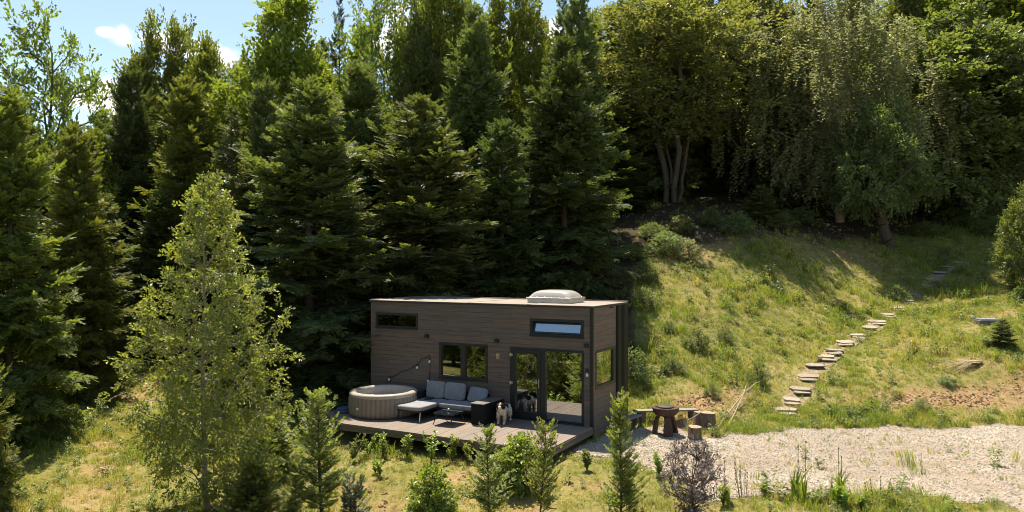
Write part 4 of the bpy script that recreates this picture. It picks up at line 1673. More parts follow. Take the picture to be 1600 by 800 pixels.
def tree(key, x, y, H, Rad, leafm, bark, label, cat='tree', group=None, name='tree', rz=None, sink=.05, crown='crown', stem='trunk'):
    cm, tm, H0, R0 = PROTO[key]
    z0 = gz(x, y) - sink
    o = empty(name, (x, y, z0), rnd.uniform(0, 6.28) if rz is None else rz)
    o.scale = (Rad / R0, Rad / R0, H / H0)
    tag(o, label, cat, group)
    for nm, me, mt in ((stem, tm, bark), (crown, cm, leafm)):
        c = link(nm, me, None, o)
        if len(me.materials) == 0:
            me.materials.append(mt)
        c.material_slots[0].link = 'OBJECT'
        c.material_slots[0].material = mt
    return o


def tree_px(key, px, Y, ytop, hw_px, leafm, bark, label, **kw):
    """a tree whose trunk stands at depth Y under photo column px"""
    x = (px - 800) / FPX * Y
    H = CAMZ + (HZY - ytop) / FPX * Y - gz(x, Y)
    return tree(key, x, Y, H, hw_px / FPX * Y, leafm, bark, label, **kw)


SP = dict(name='spruce_tree', cat='spruce')
nd, nw, ndk, bk, bg, bb = M['needle'], M['needle_warm'], M['needle_dark'], M['bark'], M['bark_grey'], M['bark_birch']
# spruces, near to far
tree_px('spruce_a', 14, 19.5, 130, 112, nw, bk, 'large dense spruce at the left edge beside the grassy track', **SP)
tree_px('spruce_c', 118, 24, 195, 85, nw, bk, 'second spruce from the left edge, behind the largest one', **SP)
tree_px('spruce_slim', 165, 26.5, 300, 62, nd, bk, 'slim spruce with a bare lower trunk at the head of the track', **SP)
tree_px('young_spruce', -28, 14.6, 505, 58, nw, bk, 'young spruce whose branch tips just enter at the left edge', **SP)
tree_px('spruce_b', 482, 24.6, 128, 158, nd, bk, 'broad drooping spruce just left of the tiny house', **SP)
tree_px('spruce_a', 655, 26.5, 150, 148, nd, bk, 'full spruce right behind the middle of the tiny house', **SP)
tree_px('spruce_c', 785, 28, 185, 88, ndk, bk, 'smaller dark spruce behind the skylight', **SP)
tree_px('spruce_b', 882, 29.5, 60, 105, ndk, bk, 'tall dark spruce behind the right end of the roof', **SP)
tree_px('spruce_a', 205, 36, 100, 72, ndk, bk, 'dark pointed spruce standing clear against the sky on the left', **SP)
tree_px('spruce_c', 292, 33, 120, 92, nw, bk, 'yellowish spruce above the foreground birch', **SP)
tree_px('spruce_slim', 362, 29, 165, 62, nd, bk, 'narrow grey-green spruce right of the yellowish one', **SP)
tree_px('spruce_a', 560, 32, 95, 98, nd, bk, 'spruce filling the gap between the two nearest big ones', **SP)
tree_px('spruce_b', 742, 33, 10, 85, nd, bk, 'tall spruce rising behind the smaller dark one', **SP)
tree_px('spruce_a', 905, 36, -15, 72, nd, bk, 'tall spruce next to the olive multi-stem tree', **SP)
tree_px('spruce_slim', 530, 40, -12, 30, ndk, bk, 'thin dark spire of a spruce poking into the sky', **SP)
tree_px('spruce_slim', 880, 43, -25, 34, ndk, bk, 'thin spire of a spruce against the small sky gap', **SP)
tree_px('spruce_b', 655, 36, 20, 70, nd, bk, 'tall spruce directly behind the full one', **SP)
tree_px('spruce_a', 415, 31, 120, 75, nd, bk, 'spruce below the tall golden-green tree', **SP)
tree_px('young_spruce', 1188, 38.5, 290, 38, nd, bk, 'young dark spruce at the foot of the weeping birch', **SP)
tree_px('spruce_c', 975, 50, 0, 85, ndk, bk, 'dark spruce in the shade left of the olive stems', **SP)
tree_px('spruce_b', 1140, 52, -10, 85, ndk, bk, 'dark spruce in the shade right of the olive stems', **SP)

# broadleaved trees
DC = dict(name='broadleaf_tree', cat='tree')
tree_px('open_alder', 75, 40, 30, 78, M['alder_leaf'], bg, 'tall airy tree with open crown on the far left skyline', **DC)
tree_px('golden', 15, 38, 175, 65, M['gold_leaf'], bg, 'low yellow-green tree at the left edge under the airy one', **DC)
tree_px('golden', 140, 35, 222, 60, M['gold_leaf'], bg, 'yellow-green bushy tree between airy tree and dark spruce', **DC)
tree_px('alder', 262, 41, 52, 62, M['alder_leaf'], bg, 'tree with ragged tips in front of the small clouds', **DC)
tree_px('golden', 325, 37, 82, 60, M['gold_leaf'], bg, 'yellow-green tree between the ragged tree and the golden one', **DC)
tree_px('golden', 448, 37, -4, 98, M['gold_leaf'], bg, 'tallest golden-green tree on the left half of the skyline', **DC)
tree_px('open_alder', 600, 38, -30, 70, M['alder_leaf'], bg, 'airy tree with see-through crown above the tiny house', **DC)
tree_px('alder', 692, 38, -50, 62, M['gold_leaf'], bg, 'bright green tree right of the see-through one', **DC)
tree_px('alder', 800, 40, -10, 62, M['gold_leaf'], bg, 'bright green tree left of the small sky gap', **DC)
tree_px('grove', 1050, 44, -15, 150, M['olive_leaf'], bg, 'olive-leaved tree with several bare grey stems', **DC)
tree_px('alder', 1165, 49, -15, 82, M['olive_leaf'], bg, 'olive tree between the grey stems and the weeping birch', **DC)
tree_px('weeping', 1312, 42, -30, 150, M['weep_leaf'], bb, 'big weeping birch with hanging silvery strands', name='birch_tree', cat='birch')
tree_px('leaning', 1392, 38.6, 165, 78, M['dark_leaf'], M['bark'], 'tree with short leaning dark trunk at the top of the meadow', rz=0.0, **DC)
tree_px('round', 1500, 43, 20, 125, M['dark_leaf'], bg, 'dense dark green tree right of the leaning trunk', **DC)
tree_px('round', 1470, 49, -50, 125, M['alder_leaf'], bg, 'tall green tree behind the dense dark one', **DC)
tree_px('alder', 1580, 47, -40, 110, M['gold_leaf'], bg, 'yellowish tree in the top right corner', **DC)
tree_px('round', 1640, 45, 60, 110, M['alder_leaf'], bg, 'green tree cut off by the right edge', **DC)
tree_px('sapling', 1604, 31, 300, 34, M['bush_leaf'], bg, 'young light green tree at the right edge of the meadow', **DC)
g = G(330, 820)
bx, by = (326 - 800) / FPX * 15.2, 15.2
tree('birch', bx, by, CAMZ + (HZY - 283) / FPX * 15.2 - gz(bx, by), 1.52, M['birch_leaf'], bb, 'slender young birch in the left foreground', 'birch', name='birch_tree')

# crowded rows further up the slope
row = [(-60, 175), (0, 190), (55, 200), (112, 190), (170, 170), (238, 130), (310, 118), (375, 95), (420, 75), (505, 62), (560, 40), (628, 62), (690, 40),
       (745, 40), (800, 62), (855, 70), (925, 20), (985, 0), (1040, -20), (1100, -40), (1160, -10), (1215, 30), (1275, -30), (1340, -60), (1405, -60), (1460, -50), (1525, -60),
       (1590, -80), (1660, -60)]
ORD = 'leftmost second third fourth fifth sixth seventh eighth ninth tenth eleventh twelfth thirteenth fourteenth fifteenth sixteenth seventeenth eighteenth nineteenth twentieth'.split()
for i, (px, yt) in enumerate(row):
    Y = 46 + 5 * ((i * 7) % 3)
    if i < 15:
        where = 'back-row forest spruce, ' + (ORD[i] + ' from the left' if i else 'leftmost of the row')
    else:
        where = 'back-row forest spruce, ' + (ORD[28 - i] + ' from the right' if i < 28 else 'rightmost of the row')
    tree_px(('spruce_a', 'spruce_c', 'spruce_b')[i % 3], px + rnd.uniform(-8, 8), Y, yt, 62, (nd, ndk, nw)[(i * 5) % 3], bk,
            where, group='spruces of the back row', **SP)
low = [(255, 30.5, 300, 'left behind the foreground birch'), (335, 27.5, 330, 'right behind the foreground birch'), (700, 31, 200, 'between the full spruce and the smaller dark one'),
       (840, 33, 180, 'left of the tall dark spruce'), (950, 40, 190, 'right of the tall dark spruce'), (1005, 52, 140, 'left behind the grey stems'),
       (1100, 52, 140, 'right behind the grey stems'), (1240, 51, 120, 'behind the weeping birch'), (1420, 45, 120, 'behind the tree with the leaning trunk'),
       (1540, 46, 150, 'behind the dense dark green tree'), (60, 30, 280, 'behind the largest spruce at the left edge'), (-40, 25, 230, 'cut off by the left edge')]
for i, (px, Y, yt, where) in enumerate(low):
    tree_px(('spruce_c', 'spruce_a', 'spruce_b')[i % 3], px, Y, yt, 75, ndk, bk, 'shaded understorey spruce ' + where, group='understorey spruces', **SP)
# the wood across the clearing, seen only mirrored in the panes
for i in range(15):
    x = -15 - (i % 5) * 6.5 + rnd.uniform(-2, 2)
    y = 9 - (i // 5) * 8 - (i % 5) * 1.2 + rnd.uniform(-2, 2)
    tree(('golden', 'round', 'alder')[i % 3], x, y, rnd.uniform(7, 10), 3.2, (M['gold_leaf'], M['alder_leaf'], M['birch_leaf'])[i % 3], bg,
         'tree across the clearing mirrored in the window panes', group='trees mirrored in the panes', **DC)

for (x, y, h) in ((-13.2, 12.3, 6.5), (-17.5, 12.2, 8), (-21, 10, 8)):
    tree('golden', x, y, h, 2.0, M['dark_leaf'], bg, 'tree across the clearing mirrored in the window panes', group='trees mirrored in the panes', **DC)

# undergrowth at the forest edge and shrubs on the hillside
SH = dict(name='shrub', cat='shrub', crown='foliage', stem='stem')


def shrub(key, px, py, H, Rad, mt, label, **kw):
    p = G(px, py)
    k = dict(SH)
    k.update(kw)
    return tree(key, p.x, p.y, H, Rad, mt, M['twig'], label, **k)


ug = [(930, 430, 'just right of the tall dark spruce'), (985, 405, 'left of the bare patch on the slope'), (1020, 372, 'under the dark spruce left of the olive stems'),
      (1065, 362, 'at the foot of the grey stems'), (1110, 352, 'right of the foot of the grey stems'), (1150, 366, 'left of the young dark spruce'),
      (1215, 358, 'right of the young dark spruce'), (1250, 350, 'below the weeping birch'), (1445, 368, 'nearest right of the leaning trunk'),
      (1490, 352, 'second right of the leaning trunk'), (1535, 345, 'third right of the leaning trunk'), (1560, 370, 'above the young tree at the right edge'),
      (860, 440, 'directly behind the skylight'), (1010, 440, 'just above the black end panel'), (1040, 395, 'between the end panel and the grey stems')]
for i, (px, py, where) in enumerate(ug):
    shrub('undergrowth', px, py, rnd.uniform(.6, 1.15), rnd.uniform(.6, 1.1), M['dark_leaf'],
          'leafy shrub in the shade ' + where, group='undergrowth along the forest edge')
shrub('bush', 990, 602, 1.15, .55, M['dark_leaf'], 'dark green shrub right beside the black end panel')
shrub('bush', 1090, 545, .75, .50, M['bush_leaf'], 'grey-green shrub on the slope above the fire bowl')
shrub('bush', 1133, 535, .55, .35, M['dark_leaf'], 'small dark shrub right of the grey-green one')
shrub('bush', 1050, 580, .50, .40, M['dark_leaf'], 'low dark shrub on the slope behind the fire bowl')
shrub('bush', 1183, 600, .75, .36, M['bush_leaf'], 'upright green shrub above the bleached branches')
shrub('bush', 1112, 618, .45, .25, M['bush_leaf'], 'small weed shrub over the bare earth by the stumps')
shrub('bush', 1045, 520, .45, .30, M['bush_leaf'], 'little green shrub high on the slope right of the roof')
shrub('bush', 1005, 480, .8, .6, M['bush_leaf'], 'pale tall weeds right of the black end panel top')
shrub('bush', 1075, 405, .9, .7, M['weep_leaf'], 'pale grey shrub where the slope meets the shade')
shrub('bush', 1400, 470, .7, .45, M['bush_leaf'], 'green shrub beside the upper stone steps')
shrub('bush', 1310, 480, .35, .4, M['dark_leaf'], 'flat dark weed patch left of the stone steps')
shrub('young_spruce', 1566, 542, .95, .55, nd, 'young spruce bush on the right of the meadow', name='spruce_bush')
shrub('bush', 1440, 640, .35, .3, M['bush_leaf'], 'small green weed in front of the earth bank')
shrub('bush', 1595, 470, .6, .5, M['bush_leaf'], 'shrub at the foot of the young light green tree')
shrub('bush', 1480, 600, .3, .3, M['bush_leaf'], 'dark weed on top of the earth bank')

# planted foreground
CY = dict(name='cypress_sapling', cat='sapling', crown='foliage', stem='trunk')


def fg(key, px, Y, ytop, hw_px, mt, label, **kw):
    k = dict(CY)
    k.update(kw)
    o = tree_px(key, px, Y, ytop, hw_px, mt, M['twig'], label, **k)
    o.rotation_euler.x, o.rotation_euler.y = rnd.uniform(-.08, .08), rnd.uniform(-.09, .09)
    return o


fg('cypress_a', 503, 14.6, 612, 50, M['cypress'], 'tallest feathery cypress sapling, in front of the left deck corner')
fg('cypress_b', 765, 13.9, 668, 34, M['cypress'], 'feathery cypress sapling below the arm box of the sofa')
fg('cypress_c', 843, 13.7, 664, 34, M['cypress'], 'feathery cypress sapling in front of the right deck corner')
fg('cypress_d', 971, 13.8, 626, 42, M['cypress'], 'feathery cypress sapling in front of the right end wall')
fg('cypress_d', 459, 14.2, 720, 32, M['cypress'], 'small cypress sapling at the foot of the tallest one')
fg('juniper', 392, 14.4, 722, 62, M['cypress'], 'spreading juniper right of the birch trunk', name='juniper_bush', cat='bush')
fg('tiny_spruce', 557, 14.2, 757, 22, M['blue_needle'], 'tiny blue-grey spruce seedling on the dry grass', name='spruce_seedling', cat='seedling')
fg('juniper', 425, 17.2, 655, 55, M['cypress'], 'juniper in the shade between the birch and the tallest sapling', name='juniper_bush', cat='bush')


def hydrangea(px, Y, ytop, hwp, label, nfl):
    o = fg('hydrangea', px, Y, ytop, hwp, M['hydrangea_leaf'], label, name='hydrangea_bush', cat='bush')
    r = np.random.default_rng(int(px))
    for k in range(nfl):
        a, f = r.uniform(0, 6.28), r.uniform(.1, .95)
        z = .55 + .42 * math.sqrt(1 - f * f)
        c = np.array([.48 * f * math.cos(a), .48 * f * math.sin(a), z])
        n = 80
        p = c + r.normal(size=(n, 3)) * [.04, .04, .025]
        V, F = leaves_at(p, .036, r)
        link('flower_head', np_mesh('flower_head', V, F), M['hydrangea_flower'], o)


hydrangea(674, 14.3, 735, 33, 'round hydrangea bush with lobed leaves on the dry lawn', 3)
hydrangea(808, 15.4, 688, 38, 'hydrangea bush with yellow-green flower heads between two saplings', 22)
fg('purple_bush', 1083, 13.6, 690, 48, M['purple_leaf'], 'dark purple-grey twiggy bush at the near edge of the gravel', name='twiggy_bush', cat='bush')


def stem_plant(px, py, h, n, label, mt, leaf=.10, spread=.35, name='laurel_sapling', cat='sapling', group=None):
    p = G(px, py)
    h = h * 1.3
    r = np.random.default_rng(int(px * 3 + py))
    o = empty(name, (p.x, p.y, p.z - .02))
    tag(o, label, cat, group)
    st, pos, dirs = MB(), [], []
    for k in range(n):
        a = r.uniform(0, 6.28)
        hh = h * r.uniform(.65, 1.05)
        d = spread * h * r.uniform(.3, 1)
        t = np.linspace(0, 1, 6)
        P = np.stack([d * t ** 1.3 * math.cos(a), d * t ** 1.3 * math.sin(a), hh * t], 1)
        st.tube(P, .010 * (1 - .7 * t), 5)
        m = int(hh / .014)
        tt = r.uniform(.18, 1, m)
        q = np.stack([np.interp(tt, t, P[:, i]) for i in range(3)], 1)
        az = r.uniform(0, 6.28, m)
        dd = np.stack([np.cos(az) * .8, np.sin(az) * .8, r.uniform(.2, 1.0, m)], 1)
        pos.append(q)
        dirs.append(dd)
    st.build('stem', M['twig'], o)
    pos, dirs = np.concatenate(pos), np.concatenate(dirs)
    U = r.normal(size=pos.shape) * .3 + [0, 0, 1]
    V, F = place(LEAF_LONG[0] * [1, 1.15, 1], LEAF_LONG[1], pos, frames(dirs, U), leaf * r.uniform(.6, 1.25, len(pos)))
    link('leaves', np_mesh('leaves', V, F), mt, o)
    return o


LM = M['laurel_leaf']
for (px, py, h, n, lb) in [
    (553, 722, .52, 5, 'dark laurel sapling at the left deck corner, first of the row'),
    (576, 712, .42, 4, 'laurel sapling, second of the row below the deck edge'),
    (600, 716, .50, 5, 'laurel sapling below the hot tub, third of the row'),
    (636, 716, .42, 5, 'laurel sapling, fourth of the row, below the chaise'),
    (674, 722, .56, 4, 'laurel sapling with dark stem, fifth of the row, below the coffee table'),
    (707, 722, .52, 6, 'widest laurel sapling, sixth of the row, below the sofa'),
    (732, 722, .40, 4, 'laurel sapling at the right end of the row'),
]:
    stem_plant(px, py, h, n, lb, M['dark_leaf'] if px < 560 else LM)
stem_plant(594, 745, .30, 4, 'small laurel sapling in front of the row on the lawn', LM)
stem_plant(586, 740, .22, 3, 'tiniest laurel sapling in front of the row', LM)
stem_plant(917, 735, .35, 6, 'dark leafy clump on the lawn right of the deck corner', M['bush_leaf'], name='leafy_clump', cat='plant')
stem_plant(1030, 745, .45, 6, 'leafy plant beside the twiggy bush and the cypress', LM, name='leafy_clump', cat='plant')
stem_plant(1195, 775, .22, 5, 'low yellow-green plant left of the iris clumps', LM, name='leafy_clump', cat='plant')
stem_plant(1312, 796, .30, 7, 'bushy low plant at the foot of the right iris clump', LM, name='leafy_clump', cat='plant')
stem_plant(1243, 778, .30, 6, 'bushy low plant inside the left iris clump', LM, name='leafy_clump', cat='plant')
stem_plant(1345, 798, .26, 6, 'low yellowish plant right of the right iris clump', LM, name='leafy_clump', cat='plant')
stem_plant(1130, 790, .30, 6, 'low plant right of the twiggy bush', LM, name='leafy_clump', cat='plant')


def iris(px, py, h, n, spread, label, stalks=2):
    p = G(px, py)
    r = np.random.default_rng(int(px))
    o = empty('iris_clump', (p.x, p.y, p.z - .02))
    tag(o, label, 'iris')
    for k in range(n):
        a, hh, w = r.uniform(0, 6.28), h * r.uniform(.55, 1.05), r.uniform(.020, .032)
        b = np.array([math.cos(a + 2) * spread * .35 * r.uniform(0, 1), math.sin(a + 2) * spread * .35 * r.uniform(0, 1), 0])
        ln = r.uniform(.05, .45) * hh
        t = np.linspace(0, 1, 7)
        C_ = np.stack([b[0] + ln * t ** 2 * math.cos(a), b[1] + ln * t ** 2 * math.sin(a), hh * (t - .18 * (ln / hh) * t ** 3)], 1)
        wd = w * (1 - t ** 3) + .001
        sd = np.array([-math.sin(a + .6), math.cos(a + .6), 0])
        V = np.concatenate([C_ - sd * wd[:, None], C_ + sd * wd[:, None] + [0, 0, 0], C_ + np.array([math.cos(a), math.sin(a), 0]) * .006])
        F = []
        for i in range(6):
            F += [(i, i + 1, 15 + i, 14 + i), (14 + i, 15 + i, 8 + i, 7 + i)]
        MB().add(V, F).build('sword_leaf', M['iris_leaf'], o)
    for k in range(stalks):
        a = r.uniform(0, 6.28)
        x, y = .12 * math.cos(a), .12 * math.sin(a)
        hh = h * r.uniform(1.35, 1.7)
        mb = MB().tube([(x, y, 0), (x * 1.2, y * 1.2, hh * .5), (x * 1.3, y * 1.4, hh)], [.007, .006, .004], 5)
        for q in (.55, .75, 1.0):
            mb.pillow(x * 1.3 - .014, x * 1.3 + .014, y * 1.35 - .014, y * 1.35 + .014, hh * q - .03, hh * q + .02, .9, 5)
        mb.build('flower_stalk', M['stalk'], o)


iris(1247, 782, .72, 22, .5, 'left clump of sword-shaped iris leaves at the gravel edge')
iris(1312, 790, .72, 30, .6, 'right and fuller clump of sword-shaped iris leaves at the gravel edge')
iris(1135, 785, .50, 9, .3, 'small iris clump just right of the twiggy bush', 1)


def stalks(px, py, h, n, label):
    p = G(px, py)
    r = np.random.default_rng(int(px))
    o = empty('dry_stalks', (p.x, p.y, p.z - .02))
    tag(o, label, 'stalks')
    for k in range(n):
        a, d = r.uniform(0, 6.28), r.uniform(.03, .2)
        hh = h * r.uniform(.6, 1.05)
        x, y = d * math.cos(a), d * math.sin(a)
        mb = MB().tube([(x * .6, y * .6, 0), (x, y, hh * .5), (x * 1.3, y * 1.3, hh)], [.006, .005, .003], 4)
        for q in np.linspace(.4, 1, 5):
            mb.pillow(x * (1 + .3 * q) - .012, x * (1 + .3 * q) + .012, y * (1 + .3 * q) - .012, y * (1 + .3 * q) + .012, hh * q - .018, hh * q + .018, .9, 4)
        mb.build('stalk', M['stalk'], o)


stalks(1163, 778, .75, 6, 'thin dry stalks left of the iris clumps')
stalks(1372, 790, .55, 4, 'thin pale stalks right of the iris clumps')

# ------------------------------------------------------------------ stone steps up the meadow
STEPS = [(1230, 645), (1238, 629), (1252, 612), (1262, 592), (1276, 575), (1291, 561), (1304, 551), (1321, 538), (1341, 527), (1358, 515), (1373, 505.5),
         (1388, 494.5), (1405, 484), (1419, 473.5), (1431, 463), (1450, 449), (1457, 439), (1467, 428), (1481, 419), (1497, 412)]
SP3 = [G(*p) for p in STEPS]
V, F = [], []
for i, p in enumerate(SP3):
    d = (SP3[min(i + 1, len(SP3) - 1)] - SP3[max(i - 1, 0)])
    d.z = 0
    d.normalize()
    sd = Vector((d.y, -d.x, 0))
    for k in range(5):
        q = p + sd * (.16 * (k - 2)) + Vector((rnd.uniform(-.04, .04), rnd.uniform(-.04, .04), 0))
        V.append((q.x, q.y, gz(q.x, q.y) + .006))
for i in range(len(SP3) - 1):
    for k in range(4):
        F.append((i * 5 + k, i * 5 + k + 1, (i + 1) * 5 + k + 1, (i + 1) * 5 + k))
path = link('path', np_mesh('path', np.array(V), np.array(F), True), simple('trodden_earth', (.24, .175, .105), .95, 0, .35, 6, .6))
tag(path, kind='structure')


def rough_slab(seed, L, D, T):
    r = np.random.default_rng(seed)
    n = 12
    a = np.linspace(0, 2 * math.pi, n, endpoint=False)
    ex = np.sign(np.cos(a)) * np.abs(np.cos(a)) ** .45 * L / 2 * r.uniform(.8, 1.08, n)
    ey = np.sign(np.sin(a)) * np.abs(np.sin(a)) ** .45 * D / 2 * r.uniform(.85, 1.1, n)
    top = np.stack([ex, ey, T + r.uniform(-.006, .006, n)], 1)
    bot = np.stack([ex * 1.02, ey * 1.02, np.zeros(n)], 1)
    edge = np.stack([ex * .97, ey * .97, np.full(n, T + .010)], 1)
    V = np.concatenate([bot, top, edge, [[0, 0, T + .014]]])
    F = []
    for i in range(n):
        j = (i + 1) % n
        F += [(i, j, n + j, n + i), (n + i, n + j, 2 * n + j, 2 * n + i), (2 * n + i, 2 * n + j, 3 * n)]
    m = MB().add(V, F).mesh('stepping_stone')
    m.materials.append(M['slab'])
    return m


slabs = [rough_slab(k, 1, 1, 1) for k in range(5)]
for i, p in enumerate(SP3):
    d = (SP3[min(i + 1, len(SP3) - 1)] - SP3[max(i - 1, 0)])
    for j, (fwd, L, D, T, up) in enumerate(((.09, .62, .32, .04, .04), (-.17, .56, .24, .035, -.032))):
        if j == 1 and i in (4, 9, 17, 18, 19):
            continue
        dh = Vector((d.x, d.y, 0)).normalized()
        dh = (dh * .35 + Vector((0, 1, 0))).normalized()
        q = p + dh * fwd
        o = link('stepping_stone', slabs[(i * 2 + j) % 5], None, path,
                 (q.x + rnd.uniform(-.05, .05), q.y, p.z + up + .02),
                 (.15 + rnd.uniform(-.05, .05), rnd.uniform(-.06, .06), rnd.uniform(-.28, .2)))
        k = rnd.uniform(.85, 1.12)
        o.scale = (L * k, D * rnd.uniform(.9, 1.15), T)

# ------------------------------------------------------------------ fire bowl, plank benches, stumps
p = G(1040, 679)
fb = empty('fire_bowl', (p.x, p.y, p.z), R(12))
tag(fb, 'rusty steel fire bowl on curved legs with a flat lid', 'fire bowl')
MB().lathe([(.20, .50), (.27, .53), (.325, .60), (.345, .68), (.345, .715), (.30, .72), (.27, .70), (.25, .66), (.001, .62)], 40).build('bowl', M['corten'], fb, True)
MB().lathe([(.001, .745), (.20, .745), (.215, .735), (.215, .715), (.001, .715)], 32).build('lid', M['soot'], fb, True)
for a in (20, 140, 260):
    ca, sa = math.cos(R(a)), math.sin(R(a))
    prof = [(.10, .56), (.20, .47), (.255, .34), (.275, .18), (.30, .0)]
    mb = MB()
    V, F = [], []
    for (rr_, zz) in prof:
        w = .085 + .035 * (zz < .3) + (.05 if zz > .5 else 0)
        for q_, ww in ((rr_ + .035, -w), (rr_ + .035, w), (rr_ - .05, w), (rr_ - .05, -w)):
            V.append((ca * q_ - sa * ww, sa * q_ + ca * ww, zz))
    for i in range(len(prof) - 1):
        for k in range(4):
            F.append((i * 4 + k, i * 4 + (k + 1) % 4, i * 4 + 4 + (k + 1) % 4, i * 4 + 4 + k))
    F.append((0, 1, 2, 3))
    F.append((19, 18, 17, 16))
    mb.add(V, F).build('leg', M['corten'], fb, bevel=.012)
for k in range(7):
    a = rnd.uniform(0, 6.28)
    x, y = p.x + .22 * math.cos(a), p.y + .16 * math.sin(a)
    o = MB().tube([(-.16, 0, .02), (.0, .01, .03), (.16, -.01, .02)], [.016, .018, .012], 6).build(
        'firewood_stick', M['deadwood'] if k % 2 else M['soot'], None, loc=(x, y, gz(x, y) + .012 * k), rot=(0, 0, rnd.uniform(0, 3.1)))
    tag(o, 'short stick lying on the ground between the legs of the fire bowl', 'stick', 'sticks under the fire bowl')


def plank_bench(P0, P1, wd, label, zt=.40, supports=(0.1, .9)):
    a, b = Vector(P0), Vector(P1)
    d = b - a
    L = d.length
    o = empty('plank_bench', (a.x, a.y, min(gz(a.x, a.y), gz(b.x, b.y))), math.atan2(d.y, d.x))
    tag(o, label, 'bench')
    MB().box(0, L, -wd / 2, wd / 2, zt - .045, zt).build('plank', M['grey_plank'], o, bevel=.006)
    for f in supports:
        MB().lathe([(.15, -.06), (.13, .1), (.125, zt - .046)], 14, L * f, 0, True, rmod=lambda a_, z_: 1 + .06 * np.sin(a_ * 3 + z_ * 4)).build('log_support', M['stump'], o)


plank_bench((3.35, 20.35, 0), (5.15, 20.55, 0), .26, 'long weathered plank bench behind the fire bowl', .40, (.12, .93))
plank_bench((2.98, 19.55, 0), (3.42, 20.15, 0), .28, 'short weathered plank bench left of the fire bowl', .36, (.25, .8))


def stump(px, py, r0, h, label, lean=0.0):
    q = G(px, py)
    o = empty('tree_stump', (q.x, q.y, q.z - .04))
    o.rotation_euler = (0, lean, rnd.uniform(0, 3))
    tag(o, label, 'stump')
    rr_ = np.random.default_rng(int(px))
    f = lambda a_, z_: 1 + .07 * np.sin(a_ * 3 + 1) + .035 * np.sin(a_ * 7 + z_ * 3) + .02 * np.sin(a_ * 17)
    MB().lathe([(r0 * 1.18, 0), (r0 * 1.05, h * .25), (r0, h * .7), (r0 * .97, h)], 40, rmod=f).build('bark', M['stump'], o, True)
    MB().lathe([(r0 * .965, h), (r0 * .5, h + .006), (.001, h + .004)], 40, rmod=f).build('cut_face', M['stump_top'], o, True)


stump(1101, 670, .28, .48, 'big wide tree stump beside the fire place', R(4))
stump(1085, 686, .165, .36, 'small upright chopping stump in front of the big one', R(-3))
stump(1068, 668, .14, .26, 'low dark log end at the end of the plank bench', R(25))


def stick(pts, r0, label, name='dead_branch', cat='branch', twigs=0, group=None):
    P = [Vector(v) for v in pts]
    o = empty(name, P[0])
    tag(o, label, cat, group)
    Q = [v - P[0] for v in P]
    n = len(Q)
    MB().tube(Q, [r0 * (1 - .65 * i / (n - 1)) for i in range(n)], 6).build('limb', M['deadwood'], o, True)
    for k in range(twigs):
        i = rnd.randrange(1, n)
        a = Q[i]
        d = Vector((rnd.uniform(-.3, .3), rnd.uniform(-.1, .2), rnd.uniform(.08, .35)))
        MB().tube([a, a + d * .5 + Vector((.02, 0, .01)), a + d], [r0 * .35, r0 * .25, r0 * .1], 5).build('twig', M['deadwood'], o)
    return o


def gp(px, py, up=.03, nudge=0.0):
    v = G(px, py)
    return (v.x, v.y - nudge, v.z + up)


stick([gp(1117, 677), gp(1135, 655, .10), gp(1160, 628, .22), gp(1180, 612, .25), gp(1200, 600, .2)], .024, 'longest bleached branch leaning up the earth slope', twigs=3)
stick([gp(1132, 676), gp(1148, 654, .15), gp(1163, 628, .3), gp(1166, 616, .28)], .021, 'forked bleached branch beside the longest one', twigs=3)
stick([gp(1120, 668, .05), gp(1140, 650, .12), gp(1168, 630, .2)], .016, 'thin bleached branch under the longest one', twigs=2)
stick([gp(1108, 650, .05), gp(1112, 660, .04), gp(1120, 670, .03)], .022, 'pale stick leaning against the big stump', twigs=0)
c0 = Vector(gp(1074, 680, .36))
stick([c0, c0 + Vector((.22, .02, .13)), c0 + Vector((.50, .03, .34))], .022, 'pale stick propped over the small chopping stump', twigs=0)
# dry straw and the dark inspection cover on the meadow
q = G(1505, 572)
o = empty('straw_bundle', q)
tag(o, 'bundle of pale dry straw lying on the meadow', 'straw')
for k in range(48):
    a = rnd.uniform(-.42, .34)
    L = rnd.uniform(.7, 1.35)
    y0, z0 = rnd.uniform(-.08, .08), rnd.uniform(.05, .12)
    x1, y1 = .62 - L * math.cos(a), y0 + L * math.sin(a)
    MB().tube([(.62, y0 * .5, z0 + .04), ((.62 + x1) / 2, (y0 + y1) / 2, z0 + .07), (x1, y1, .09 + gz(q.x + x1, q.y + y1) - q.z)], [.007, .007, .003], 4).build('stem', M['straw'], o)
q = G(1540, 503)
o = empty('inspection_cover', q, R(-6))
tag(o, 'dark flat concrete cover set into the meadow', 'cover')
MB().box(-.40, .40, -.40, .40, -.30, .08).build('frame', M['concrete'], o, bevel=.02)
MB().box(-.33, .37, -.36, .36, .081, .13).build('lid', simple('grey_lid', (.2, .21, .225), .7), o, bevel=.015)
# gas bottle sized grey canister seen at the rear corner of the cabin
q = hw(-.18, -2.35)
for k in range(3):
    x, y = q.x + rnd.uniform(-.1, .25), q.y + rnd.uniform(-.1, .35)
    o = link('foundation_block', rough_slab(20 + k, .38, .28, .16), None, None, (x, y, gz(x, y) - .02), (0, 0, rnd.uniform(0, 2)))
    tag(o, 'pale stone block at the foot of the black end panel', 'stone block', 'stone blocks by the end panel')

# ------------------------------------------------------------------ ground cover (uncountable): grass, weeds, pebbles
def hidden_src(name, me, mat):
    o = bpy.data.objects.new(name, me)
    me.materials.append(mat)
    return o


